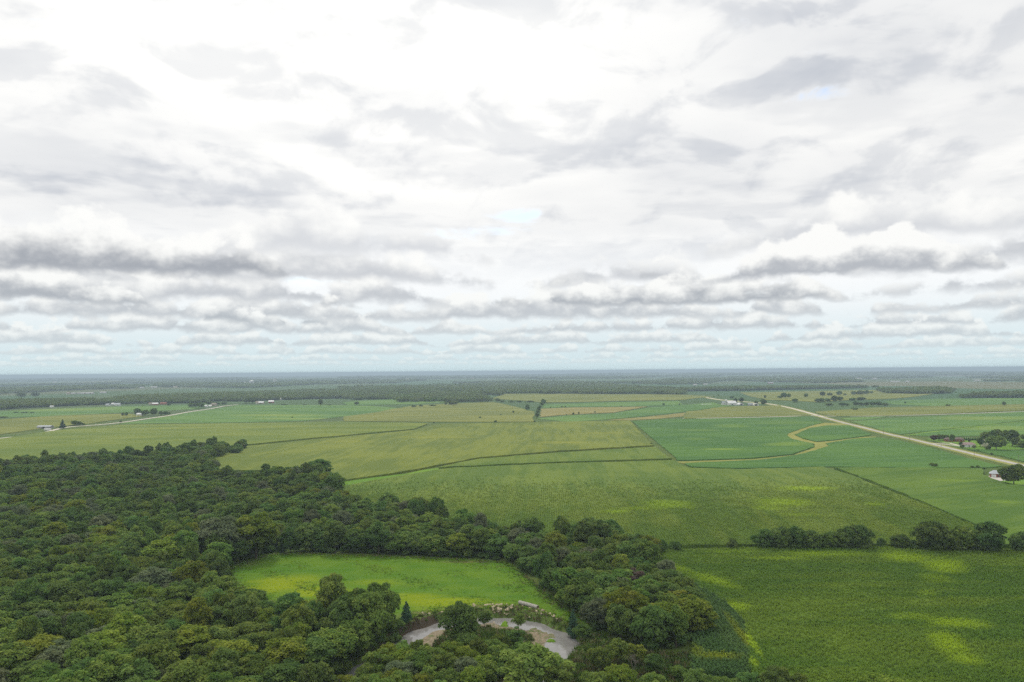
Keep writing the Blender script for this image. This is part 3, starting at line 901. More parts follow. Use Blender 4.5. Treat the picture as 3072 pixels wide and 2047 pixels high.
pl, pr = at(1194.5, 1389.5), at(1234.5, 1400.5)
BM = [bale_meshes(s) for s in (1, 2)]
dirv = (pr - pl); dirv.z = 0; dirv.normalize()
NB = 6
blab = ['weathered grey round bale at the end of the row, cut face towards the creek', 'weathered round bale second from the creek end of the bale row',
        'weathered round bale third from the creek end of the bale row', 'weathered round bale fourth from the creek end of the bale row',
        'weathered round bale fifth from the creek end of the bale row', 'weathered grey round bale at the meadow end of the row']
mid = (pl + pr) / 2
for i in range(NB):
    p = mid + dirv * ((NB - 1) / 2 - i) * 1.60
    e = bpy.data.objects.new('hay_bale', None); C.objects.link(e)
    e.location = (p.x, p.y, g1(p.x, p.y) + 0.10)
    e.rotation_euler = (0, 0, math.atan2(dirv.y, dirv.x) + rng.uniform(-.03, .03))
    tag(e, blab[i], 'hay bale', 'round bales lined up in the meadow')
    body, ends, w = BM[i % 2]
    for nm, me in (('body', body), ('end_face', ends[0]), ('end_face', ends[1]), ('net_wrap', w)):
        o = bpy.data.objects.new(nm, me); C.objects.link(o); o.parent = e
        o.location = (0, 0, 0.70); o.rotation_euler = (rng.uniform(-.0, .0), 0, 0)

# ------------------------------------------------------------------ roads
MAT_GRAVEL = flat_mat('gravel_road', (0.62, 0.57, 0.48), 0.95, 0.08, 0.08)
MAT_ASPH = flat_mat('worn_road', (0.46, 0.435, 0.39), 0.9, 0.08, 0.10)
MAT_CONC = flat_mat('concrete', (0.52, 0.49, 0.44), 0.9, 0.08, 0.5)


def road_line(pts, n=10):
    return smooth_line([(v.x, v.y) for v in (at(*p) for p in pts)], n)


def road(name, pts, half, mat, label, verge=True, cat='road'):
    ln = road_line(pts)
    if verge:
        strip(name.replace('road', 'road_verge'), ln, half * 2.7, lambda x, y, k: g1(x, y) + (0.22 if abs(k) < 0.9 else -0.4), MAT_HAY, 'dry tan grass verge along the ' + label, 'verge', across=(-1, -.85, -.4, .4, .85, 1))
    return strip(name, ln, half, lambda x, y, k: g1(x, y) + (0.30 if abs(k) < 0.95 else 0.02), mat, label, cat, across=(-1, -.92, -.5, 0, .5, .92, 1)), ln


MAIN_PX = [(2900, 1205), (2600, 1131), (2450, 1094)] + [c3(*p) for p in [(2353, 731), (2100, 673), (1850, 613), (1600, 553), (1400, 508), (1200, 456), (1100, 432), (960, 393)]]
_, MAIN = road('asphalt_road', MAIN_PX, 3.6, MAT_ASPH, 'worn two-lane road running diagonally past the farmhouses')
road('gravel_road', [c3(*p) for p in [(960, 393), (900, 375), (760, 337), (600, 305), (450, 291), (270, 277), (150, 258), (40, 245)]], 4.4, MAT_GRAVEL, 'pale gravel road climbing behind the white barn farmstead')
road('gravel_road', [c3(*p) for p in [(935, 386), (880, 384), (700, 391), (400, 398), (0, 405)]], 3.6, MAT_GRAVEL, 'pale gravel road running left from the crossroad', False)
road('gravel_road', [c3(*p) for p in [(955, 389), (1050, 388), (1300, 388), (1600, 381), (2000, 369), (2353, 357), (2800, 347)]], 3.6, MAT_GRAVEL, 'pale gravel road running right from the crossroad', False)
road('gravel_road', [(-120, 1026)] + [c1(*p) for p in [(0, 542), (150, 526), (290, 505), (380, 482), (480, 463), (700, 446), (850, 430), (1000, 408), (1200, 378), (1400, 345), (1540, 320), (1640, 309)]], 3.6, MAT_GRAVEL, 'pale gravel road winding past the left farmsteads', False)
def c8(x, y): return (2046.6 + 0.1302 * x, 988.1 + 0.1302 * y)
def cg(x, y): return (2114.0 + 0.10157 * x, 980.4 + 0.10157 * y)
road('driveway', [c8(*p) for p in [(745, 246), (900, 238), (1040, 236), (1100, 252), (1200, 278), (1290, 300)]], 2.2, MAT_GRAVEL, 'pale curved driveway in front of the ranch houses', False, 'driveway')
road('driveway', [c8(*p) for p in [(860, 262), (960, 258), (1100, 274), (1240, 290)]], 1.8, MAT_GRAVEL, 'second pale driveway leading to the pink-roofed ranch house', False, 'driveway')
road('driveway', [cg(*p) for p in [(1600, 1190), (1750, 1240), (1900, 1285), (2100, 1345), (2353, 1390), (2700, 1400)]], 1.8, MAT_CONC, 'pale concrete driveway curving away from the brick garage', False, 'driveway')
sheet('garage_apron', world_poly([cg(1430, 1128), cg(1690, 1120), cg(1990, 1215), cg(1760, 1245), cg(1690, 1240)]), MAT_CONC, 0.22, 4, 'pale concrete apron in front of the brick garage', 'driveway')
sheet('lawn', world_poly([c8(620, 160), c8(1000, 150), c8(1560, 150), c8(2353, 170), c8(2500, 350), c8(1900, 350), c8(1600, 352), c8(1250, 318), c8(900, 225)]), MAT_LUSH, 0.12, 10, 'mown lawn around the roadside farmhouses', 'lawn', jag=0.5)
sheet('lawn', world_poly([cg(1640, 1090), cg(2100, 1090), cg(2900, 1200), cg(2900, 1390), cg(2353, 1372), cg(2000, 1305), cg(1760, 1240)]), MAT_LUSH, 0.10, 5, 'mown lawn under the tree beside the brick garage', 'lawn', jag=0.3)

# ------------------------------------------------------------------ trees
def leaf_mat(name, a, b_, c_, trans=0.42):
    m = bpy.data.materials.new(name); m.use_nodes = True
    t = m.node_tree; t.nodes.clear()
    out = t.nodes.new('ShaderNodeOutputMaterial')
    oi = t.nodes.new('ShaderNodeObjectInfo'); rnd = S(t, oi.outputs['Random'])
    al = t.nodes.new('ShaderNodeAttribute'); al.attribute_name = 'leaf'
    lf = S(t, al.outputs['Fac'])
    c = nmix(t, rnd, a, b_)
    c = nmix(t, (lf * 1.0).ss(0.25, 1.0) * 0.75, c, c_)
    hv = t.nodes.new('ShaderNodeHueSaturation'); t.links.new(c.s, hv.inputs['Color'])
    t.links.new(((rnd * 7.31).m('FRACT') * 0.42 + 0.80).s, hv.inputs['Value'])
    t.links.new(((rnd * 3.7).m('FRACT') * 0.035 + 0.482).s, hv.inputs['Hue'])
    d = t.nodes.new('ShaderNodeBsdfDiffuse'); t.links.new(hv.outputs[0], d.inputs[0])
    tr = t.nodes.new('ShaderNodeBsdfTranslucent'); t.links.new(hv.outputs[0], tr.inputs[0])
    mx = t.nodes.new('ShaderNodeMixShader'); mx.inputs[0].default_value = trans
    t.links.new(d.outputs[0], mx.inputs[1]); t.links.new(tr.outputs[0], mx.inputs[2])
    t.links.new(mx.outputs[0], out.inputs[0])
    return m


LEAF = {
    'dark': leaf_mat('leaves_dark_green', (0.092, 0.171, 0.048), (0.141, 0.226, 0.060), (0.216, 0.300, 0.073)),
    'mid': leaf_mat('leaves_mid_green', (0.110, 0.191, 0.041), (0.163, 0.249, 0.058), (0.258, 0.332, 0.069)),
    'lime': leaf_mat('leaves_yellow_green', (0.146, 0.221, 0.032), (0.197, 0.260, 0.041), (0.308, 0.350, 0.058)),
    'olive': leaf_mat('leaves_dull_olive', (0.129, 0.169, 0.083), (0.167, 0.207, 0.105), (0.242, 0.271, 0.145)),
    'cedar': leaf_mat('cedar_needles', (0.046, 0.104, 0.060), (0.066, 0.133, 0.076), (0.096, 0.173, 0.091), 0.1),
    'rust': leaf_mat('withered_brown_leaves', (0.150, 0.112, 0.085), (0.185, 0.140, 0.108), (0.210, 0.165, 0.130)),
}
MAT_BARK = flat_mat('bark', (0.115, 0.092, 0.070), 0.95, 0.2, 1.2)
MAT_SNAG = flat_mat('bleached_dead_wood', (0.30, 0.26, 0.23), 0.95, 0.2, 1.5)


def tube(verts, faces, p0, p1, r0, r1, n=6):
    d = (p1 - p0); q = d.to_track_quat('Z', 'Y')
    k = len(verts)
    for p, r in ((p0, r0), (p1, r1)):
        for j in range(n):
            a = 2 * math.pi * j / n
            verts.append(tuple(p + q @ Vector((math.cos(a) * r, math.sin(a) * r, 0))))
    for j in range(n):
        faces.append((k + j, k + (j + 1) % n, k + n + (j + 1) % n, k + n + j))


def trunk_mesh(seed, H, Rc, base_frac, mat, limbs=7, r0=None):
    r = random.Random(seed)
    v, f = [], []
    r0 = r0 or H * 0.020
    p = Vector((0, 0, -0.4)); rad = r0 * 1.25
    segs = 6
    top = H * 0.80
    pts = [p]
    for i in range(1, segs + 1):
        q = Vector((r.uniform(-.03, .03) * H * i / segs, r.uniform(-.03, .03) * H * i / segs, top * i / segs))
        nr = r0 * (1 - 0.82 * i / segs)
        tube(v, f, pts[-1], q, rad, nr, 7)
        pts.append(q); rad = nr
    for i in range(limbs):
        k = r.randint(2, segs - 1)
        s0 = pts[k]; a = r.uniform(0, 6.283); L = Rc * r.uniform(.55, .95)
        mid_ = s0 + Vector((math.cos(a) * L * .5, math.sin(a) * L * .5, L * r.uniform(.22, .45)))
        end = mid_ + Vector((math.cos(a) * L * .45, math.sin(a) * L * .45, L * r.uniform(.2, .5)))
        b0 = r0 * (1 - 0.75 * k / segs) * 0.6
        tube(v, f, s0, mid_, b0, b0 * .6, 5); tube(v, f, mid_, end, b0 * .6, b0 * .15, 5)
        for _ in range(2):
            a2 = a + r.uniform(-.9, .9)
            e2 = mid_ + Vector((math.cos(a2) * L * .35, math.sin(a2) * L * .35, L * r.uniform(.1, .4)))
            tube(v, f, mid_, e2, b0 * .4, b0 * .1, 4)
    me = bpy.data.meshes.new('trunk'); me.from_pydata(v, [], f); me.materials.append(mat)
    me.polygons.foreach_set('use_smooth', [True] * len(f))
    return me


def crown_mesh(seed, H, Rc, base, shape='round', n=3800, leaf=0.46, mat=None, clumps=34, lump=(0.26, 0.40)):
    """Leaves set on the skins of many overlapping clumps that fill the crown's volume."""
    g = np.random.default_rng(seed)
    cz = (H + base) / 2; hz = (H - base) / 2
    cen, rad = [], []
    k = 0
    while len(cen) < clumps and k < 4000:
        k += 1
        d = g.normal(size=3); d /= np.linalg.norm(d)
        u = g.uniform(0.15, 1.0) ** 0.45
        lr = Rc * g.uniform(*lump)
        if shape == 'cone':
            zz = g.uniform(0, 1) ** 1.3
            rr = Rc * (1 - zz) ** 0.85
            a = g.uniform(0, 2 * np.pi); q = g.uniform(.35, .9)
            c = np.array([np.cos(a) * rr * q, np.sin(a) * rr * q, base + zz * (H - base)])
            lr = max(Rc * 0.34 * (1 - zz * .75), 0.25)
        else:
            e = np.array([Rc - lr * .7, Rc - lr * .7, hz - lr * .6])
            c = d * e * u
            if shape == 'round' and c[2] < 0: c[2] *= 0.85
            if shape == 'dome' and c[2] < 0: c[:2] *= 1.05
            if shape == 'tall':
                c[:2] *= 1 - 0.25 * abs(c[2]) / hz
            c[:2] *= g.uniform(.85, 1.12)
            c[2] += cz
        cen.append(c); rad.append(lr)
    cen = np.array(cen); rad = np.array(rad)
    w = rad ** 2; w /= w.sum()
    N = int(n * 2.4)
    idx = g.choice(len(cen), N, p=w)
    d = g.normal(size=(N, 3)); d /= np.linalg.norm(d, axis=1)[:, None]
    d[:, 2] = np.where(d[:, 2] < -0.3, -d[:, 2], d[:, 2])
    sk = np.where(g.random(N) < 0.12, g.uniform(1.05, 1.38, N), g.uniform(0.78, 1.10, N))
    p = cen[idx] + d * (rad[idx] * sk)[:, None]
    p[:, 2] = cen[idx][:, 2] + d[:, 2] * rad[idx] * sk * (1.35 if shape == 'cone' else 0.85)
    # drop leaves buried inside other clumps
    keep = np.ones(N, bool)
    for j in range(len(cen)):
        q = np.linalg.norm((p - cen[j]) / np.array([1, 1, .85]), axis=1) < rad[j] * 0.78
        keep &= ~(q & (idx != j))
    keep &= p[:, 2] > base * 0.6
    p, d, idx = p[keep][:n], d[keep][:n], idx[keep][:n]
    N = len(p)
    nrm = d * 0.75 + g.normal(size=(N, 3)) * 0.55 + np.array([0, 0, 0.35])
    nrm /= np.linalg.norm(nrm, axis=1)[:, None]
    tx = np.cross(nrm, g.normal(size=(N, 3))); tx /= np.linalg.norm(tx, axis=1)[:, None]
    ty = np.cross(nrm, tx)
    sz_ = leaf * g.uniform(.65, 1.35, N)[:, None]
    el = g.uniform(.5, .8, N)[:, None]
    V = np.stack([p - tx * sz_, p + ty * sz_ * el + nrm * sz_ * .15, p + tx * sz_, p - ty * sz_ * el + nrm * sz_ * .15], 1).reshape(-1, 3)
    me = bpy.data.meshes.new('crown')
    me.vertices.add(4 * N); me.vertices.foreach_set('co', V.astype(np.float32).ravel())
    me.loops.add(4 * N); me.loops.foreach_set('vertex_index', np.arange(4 * N, dtype=np.int32))
    me.polygons.add(N); me.polygons.foreach_set('loop_start', np.arange(0, 4 * N, 4, dtype=np.int32))
    # a hue of its own for every leaf, shared a little within a clump (young growth)
    ch = g.uniform(0, 1, len(cen))
    lv = np.clip(0.50 * g.uniform(0, 1, N) + 0.75 * ch[idx] - 0.12, 0, 1)
    at_ = me.attributes.new('leaf', 'FLOAT', 'POINT'); at_.data.foreach_set('value', np.repeat(lv, 4).astype(np.float32))
    me.update(calc_edges=True)
    me.materials.append(mat or LEAF['mid'])
    return me


# name, H, Rc, base, shape, leaf count, leaf size, clumps
KINDS = {}
def kind(key, H, Rc, base, shape, n, leaf, clumps, seeds, mat='mid', lump=(0.26, 0.40), limbs=7, bark=None):
    KINDS[key] = [(trunk_mesh(100 + s, H, Rc, base, bark or MAT_BARK, limbs), crown_mesh(s, H, Rc, base, shape, n, leaf, LEAF[mat], clumps, lump), H, Rc) for s in seeds]


kind('round', 14.0, 6.2, 2.5, 'round', 5600, 0.40, 72, (1, 2, 3, 4), lump=(0.15, 0.30))
kind('tall', 17.0, 5.4, 3.0, 'tall', 5600, 0.40, 80, (11, 12, 13), lump=(0.17, 0.32))
kind('spread', 11.5, 6.4, 2.0, 'dome', 5200, 0.38, 84, (21, 22, 23), lump=(0.13, 0.27))
kind('loose', 13.0, 5.6, 2.5, 'round', 3200, 0.38, 46, (31, 32), lump=(0.13, 0.28))
kind('low', 12.0, 6.0, 0.4, 'round', 5600, 0.42, 84, (61, 62, 63), lump=(0.15, 0.30), limbs=5)
kind('cedar', 9.0, 2.6, 0.5, 'cone', 2600, 0.26, 60, (41, 42), 'cedar', limbs=3)
kind('shrub', 4.6, 3.4, 0.1, 'dome', 1500, 0.34, 22, (51, 52, 53), lump=(0.26, 0.42), limbs=4)


def snag_mesh(seed, H=12.0):
    r = random.Random(seed)
    v, f = [], []
    def grow(p, d, L, rad, lev):
        q = p + d * L
        tube(v, f, p, q, rad, rad * .62, 5)
        if lev == 0: return
        for _ in range(3 if lev > 1 else 4):
            nd = (d + Vector((r.uniform(-.8, .8), r.uniform(-.8, .8), r.uniform(-.15, .5)))).normalized()
            grow(q, nd, L * r.uniform(.55, .8), rad * .58, lev - 1)
    grow(Vector((0, 0, -.3)), Vector((0, 0, 1)), H * .30, 0.20, 5)
    me = bpy.data.meshes.new('dead_branches'); me.from_pydata(v, [], f); me.materials.append(MAT_SNAG)
    return me


SNAG = [snag_mesh(s) for s in (1, 2)]
trng = random.Random(77)


def put_tree(name, kindkey, x, y, label, group, h=None, w=None, col=None, cat='tree', var=None, dz=0.0):
    v = KINDS[kindkey]
    tm, cm, H, Rc = v[trng.randrange(len(v)) if var is None else var % len(v)]
    e = bpy.data.objects.new(name, None); C.objects.link(e)
    e.empty_display_size = 0.5
    e.location = (x, y, g1(x, y) + dz)
    e.rotation_euler = (0, 0, trng.uniform(0, 6.283))
    sh = (h / H) if h else trng.uniform(.85, 1.15)
    sw = (w / (2 * Rc)) if w else sh * trng.uniform(.9, 1.1)
    e.scale = (sw, sw, sh)
    tag(e, label, cat, group)
    a = bpy.data.objects.new('trunk', tm); C.objects.link(a); a.parent = e
    c = bpy.data.objects.new('crown', cm); C.objects.link(c); c.parent = e
    if col:
        c.material_slots[0].link = 'OBJECT'; c.material_slots[0].material = LEAF[col]
    return e


def px_tree(name, kindkey, px, py, label, group, hpx, wpx=None, col=None, cat='tree', var=None):
    """A tree whose foot is seen at (px, py); height and spread read off the print."""
    p = at(px, py)
    m = math.hypot(p.x, p.y) / (FPX / K)
    return put_tree(name, kindkey, p.x, p.y, label, group, hpx * m, wpx * m if wpx else None, col, cat, var)


def scatter(name, pts, which, rot, scl, objs, label, cat):
    """One mass of growth nobody could count: points that carry instances."""
    me = bpy.data.meshes.new(name)
    me.from_pydata([tuple(p) for p in pts], [], [])
    for nm, ty, arr in (('which', 'INT', np.asarray(which, np.int32)), ('rot', 'FLOAT', np.asarray(rot, np.float32))):
        a = me.attributes.new(nm, ty, 'POINT'); a.data.foreach_set('value', arr)
    a = me.attributes.new('scl', 'FLOAT_VECTOR', 'POINT'); a.data.foreach_set('vector', np.asarray(scl, np.float32).ravel())
    o = bpy.data.objects.new(name, me); C.objects.link(o)
    ng = bpy.data.node_groups.new(name, 'GeometryNodeTree')
    ng.interface.new_socket('Geometry', in_out='INPUT', socket_type='NodeSocketGeometry')
    ng.interface.new_socket('Geometry', in_out='OUTPUT', socket_type='NodeSocketGeometry')
    N = ng.nodes; L = ng.links
    gi, go = N.new('NodeGroupInput'), N.new('NodeGroupOutput')
    m2p = N.new('GeometryNodeMeshToPoints'); L.new(gi.outputs[0], m2p.inputs[0])
    gti = N.new('GeometryNodeGeometryToInstance')
    for ob_ in reversed(objs):
        oi = N.new('GeometryNodeObjectInfo'); oi.inputs['Object'].default_value = ob_
        L.new(oi.outputs['Geometry'], gti.inputs[0])
    iop = N.new('GeometryNodeInstanceOnPoints')
    L.new(m2p.outputs[0], iop.inputs['Points']); L.new(gti.outputs[0], iop.inputs['Instance'])
    iop.inputs['Pick Instance'].default_value = True
    def attr(nm, ty):
        n = N.new('GeometryNodeInputNamedAttribute'); n.data_type = ty; n.inputs['Name'].default_value = nm
        return n.outputs['Attribute']
    L.new(attr('which', 'INT'), iop.inputs['Instance Index'])
    cx = N.new('ShaderNodeCombineXYZ'); L.new(attr('rot', 'FLOAT'), cx.inputs[2])
    L.new(cx.outputs[0], iop.inputs['Rotation'])
    L.new(attr('scl', 'FLOAT_VECTOR'), iop.inputs['Scale'])
    L.new(iop.outputs[0], go.inputs[0])
    md = o.modifiers.new('scatter', 'NODES'); md.node_group = ng
    return tag(o, label, cat, kind='stuff')


def proto(meshes, name, mat=None):
    """Unlinked source object joining meshes (never placed in the scene itself)."""
    bm = bmesh.new()
    vals = []
    me = bpy.data.meshes.new(name)
    mats = []
    for m_ in meshes:
        k0 = len(bm.faces)
        bm.from_mesh(m_)
        bm.faces.ensure_lookup_table()
        mi = len(mats); mats.append(mat if (mat and m_.name.startswith('crown')) else m_.materials[0])
        for f in bm.faces[k0:]: f.material_index = mi
    bm.to_mesh(me); bm.free()
    for m_ in mats: me.materials.append(m_)
    return bpy.data.objects.new(name, me)


# ---- the woods round the meadow: where trees stand
WOOD_PX = [(-150, 1075, 12), (-40, 1064, 12), (0, 1062, 12), (60, 1049, 12), (130, 1043, 12), (250, 1033, 12), (340, 1029, 12), (430, 1019, 12), (500, 1013, 12), (545, 1019, 12),
           (560, 1030, 0), (511, 1048, 0), (470, 1064, 0), (493, 1068, 12), (540, 1080, 12), (584, 1075, 12), (657, 1073, 12), (701, 1065, 13), (734, 1060, 13), (761, 1084, 12), (778, 1108, 12),
           (785, 1134, 12), (900, 1147, 12), (1000, 1159, 12), (1050, 1175, 12), (1180, 1198, 12), (1270, 1212, 12), (1330, 1197, 13), (1390, 1195, 13), (1420, 1219, 12), (1450, 1236, 10), (1500, 1250, 8),
           (1500, 1268, 0), (1462, 1282, 0), (1500, 1305, 0), (1535, 1340, 0), (1580, 1385, 0), (1605, 1435, 0), (1592, 1470, 0), (1565, 1492, 0), (1500, 1496, 0), (1440, 1478, 0), (1395, 1462, 0), (1372, 1450, 0),
           (1335, 1408, 0), (1290, 1378, 0), (1245, 1344, 0), (1205, 1312, 0), (1168, 1291, 0), (1110, 1284, 0), (1000, 1279, 0), (800, 1271, 0), (625, 1269, 0), (580, 1280, 0), (535, 1300, 0), (500, 1322, 0),
           (519, 1332, 12), (551, 1342, 12), (584, 1338, 12), (605, 1350, 12), (640, 1370, 12), (681, 1364, 12), (712, 1374, 12), (735, 1362, 13), (759, 1374, 12), (798, 1370, 12), (850, 1366, 12), (878, 1368, 12), (886, 1390, 12),
           (902, 1446, 0), (885, 1470, 0), (860, 1500, 0), (820, 1530, 0), (760, 1600, 0), (700, 1720, 0), (-400, 1720, 0), (-400, 1200, 0)]
WOOD = world_poly(WOOD_PX)
FRONT_PX = [(876, 1482, 7), (920, 1478, 7), (985, 1492, 7), (1020, 1492, 7), (1075, 1470, 6), (1130, 1462, 6), (1180, 1452, 5), (1215, 1470, 6), (1245, 1495, 7), (1270, 1520, 7), (1290, 1560, 5), (1300, 1640, 0), (1300, 1800, 0), (760, 1800, 0), (800, 1600, 0), (850, 1530, 0)]
FRONT = world_poly(FRONT_PX)


def poisson(poly, rmin, seed, tries=60000, extra=None):
    g = np.random.default_rng(seed)
    P = np.array(poly)
    x0, y0 = P.min(0); x1, y1 = P.max(0)
    X = g.uniform(x0, x1, tries); Y = g.uniform(y0, y1, tries)
    ok = inside(X, Y, poly)
    X, Y = X[ok], Y[ok]
    cell = rmin / 1.4143
    grid = {}
    out = []
    for x, y in zip(X, Y):
        i, j = int(x // cell), int(y // cell)
        good = True
        for a in range(i - 2, i + 3):
            for b2 in range(j - 2, j + 3):
                q = grid.get((a, b2))
                if q and (q[0] - x) ** 2 + (q[1] - y) ** 2 < rmin * rmin: good = False; break
            if not good: break
        if good:
            grid[(i, j)] = (x, y); out.append((x, y))
    return out


W_PTS = poisson(WOOD, 7.2, 3)
F_PTS = poisson(FRONT, 6.0, 4)
# two small openings in the left woods
OPEN = [(at(282, 1152), 9), (at(440, 1208), 9), (at(560, 1482), 6)]
pts = [(x, y, 'w') for x, y in W_PTS] + [(x, y, 'f') for x, y in F_PTS]
allp = []
CA = np.array(CREEK)
half_fov = math.tan(R(34.5))
for x, y, k in pts:
    if y < 165 or abs(x) > y * half_fov + 18: continue
    if any((x - o.x) ** 2 + (y - o.y) ** 2 < r * r for o, r in OPEN): continue
    if np.min(np.hypot(CA[:, 0] - x, CA[:, 1] - y)) < (6.0 if x < -33 else 10.5): continue
    allp.append((x, y, k))
allp.sort(key=lambda p: math.hypot(p[0], p[1]))


def wn_(x, y, s, ph): return float(math.sin(x / s + ph) * math.cos(y / (s * 1.2) + 2 * ph) + 0.6 * math.sin((x + y) / (s * 0.6) + ph * 3))


KINDW = {'round': 'rounded', 'tall': 'tall', 'spread': 'low spreading', 'loose': 'thin-crowned', 'low': 'skirted'}
COLW = {'dark': 'dark green', 'mid': 'mid-green', 'lime': 'yellow-green', 'olive': 'dull olive'}
ML = at(560, 1320); MR = at(1165, 1294); CREEK_L = plane_at(920, 1490, WATER_Z)


def wood_label(x, y, k, kd, col, h, w):
    if k == 'f': where = 'in the creekside thicket'
    elif x > 5 and y < 400: where = 'in the wood lobe between meadow and corn'
    elif y > ML.y and x > ML.x: where = 'in the wood behind the meadow'
    elif x > ML.x: where = 'in the wood between meadow and creek'
    elif x > ML.x - 60: where = 'in the left wood near the meadow corner'
    else: where = 'deep in the left wood'
    m = h * w
    big = 'huge' if m > 190 else 'large' if m > 150 else 'middling' if m > 115 else 'small' if m > 85 else 'very small'
    return f'{big} {KINDW[kd]} {COLW[col]} tree {where}'


def pick(x, y):
    u = trng.random()
    kd = 'round' if u < .46 else 'tall' if u < .62 else 'spread' if u < .88 else 'loose'
    dist = math.hypot(x, y)
    q = trng.random() + 0.16 * wn_(x, y, 34, 1.3) - (dist - 260) / 2200
    col = 'lime' if q > .84 else 'mid' if q > .44 else 'dark'
    if trng.random() < .09: col = 'olive'
    h = {'round': 12.0, 'tall': 14.5, 'spread': 9.6, 'loose': 11.5}[kd] * (1 + 0.13 * wn_(x, y, 28, 0.4)) * trng.uniform(.74, 1.22)
    w = {'round': 12.2, 'tall': 10.6, 'spread': 12.6, 'loose': 11.0}[kd] * trng.uniform(.7, 1.35)
    return kd, col, h, w


N_SINGLE = 300
SPEC = {'round': 0, 'tall': 4, 'spread': 7, 'loose': 10, 'low': 12}
PROTOS = {c_: [proto((tm, cm), 'wood_source', LEAF[c_]) for kk in ('round', 'tall', 'spread', 'loose', 'low') for (tm, cm, H, Rc) in KINDS[kk]] for c_ in ('dark', 'mid', 'lime', 'olive')}
rest = {c_: [] for c_ in PROTOS}
cnt = 0
for x, y, k in allp:
    kd, col, h, w = pick(x, y)
    if k == 'w' and kd == 'round' and float(poly_dist(np.array([x]), np.array([y]), WOOD)[0]) < 7.5: kd = 'low'
    if k == 'f':
        kd = trng.choice(['spread', 'round', 'spread', 'loose']); h = trng.uniform(6.5, 10); w = trng.uniform(7, 10)
        if col == 'dark' and trng.random() < .6: col = 'mid'
    # trees already out of the picture's bottom stay out
    if y < 195 and (h < (90 - y * 312 / 796 + 2)) and h < 90 - y * 0.392: continue
    if cnt < N_SINGLE:
        put_tree('broadleaf_tree', kd, x, y, wood_label(x, y, k, kd, col, h, w), 'broadleaf trees in the woods around the meadow', h, w, col)
        cnt += 1
    else:
        v = KINDS[kd]; j = trng.randrange(len(v))
        rest[col].append(((x, y, g1(x, y)), SPEC[kd] + j, trng.uniform(0, 6.28), (w / (2 * v[j][3]), w / (2 * v[j][3]), h / v[j][2])))
RL = {'dark': 'dark green trees massed in the woods behind and left of the meadow', 'mid': 'mid-green trees massed in the woods behind and left of the meadow',
      'lime': 'yellow-green trees scattered through the woods behind the meadow', 'olive': 'olive trees scattered through the woods behind the meadow'}
for c_, L_ in rest.items():
    if L_: scatter('woodland', [q[0] for q in L_], [q[1] for q in L_], [q[2] for q in L_], [q[3] for q in L_], PROTOS[c_], RL[c_], 'woods')
print('woods', cnt, {k: len(v) for k, v in rest.items()})
# brush under the canopy and along the wood's edge
und = []
ug = random.Random(9)
edge_pts = poisson(WOOD, 3.4, 8, 90000)
ws = [p for p in edge_pts if poly_dist(np.array([p[0]]), np.array([p[1]]), WOOD)[0] < 4.5 and abs(p[0]) < p[1] * half_fov + 15 and p[1] > 175 and np.min(np.hypot(CA[:, 0] - p[0], CA[:, 1] - p[1])) > 8]
ws += [p for p in poisson(world_poly([(640, 1600), (700, 1480), (880, 1440), (930, 1450), (900, 1490), (800, 1600)]), 3.6, 28) if p[1] > 170 and np.min(np.hypot(CA[:, 0] - p[0], CA[:, 1] - p[1])) > 4.5]
ws += [p for p in poisson(FRONT, 3.6, 18) if p[1] > 170 and np.min(np.hypot(CA[:, 0] - p[0], CA[:, 1] - p[1])) > 9]
SH = {c_: [proto((tm, cm), 'brush_source', LEAF[c_]) for (tm, cm, H, Rc) in KINDS['shrub']] for c_ in ('dark', 'mid')}
for c_ in ('dark', 'mid'):
    sel = [p for i, p in enumerate(ws) if (i % 3 == 0) == (c_ == 'mid')]
    scatter('underbrush', [(x, y, g1(x, y) - .1) for x, y in sel], [ug.randrange(3) for _ in sel], [ug.uniform(0, 6.28) for _ in sel],
            [(lambda s: (s, s, s * ug.uniform(.7, 1.2)))(ug.uniform(.45, .95)) for _ in sel], SH[c_], ('dark green' if c_ == 'dark' else 'lighter green') + ' brush fringing the woods and the creek', 'brush')

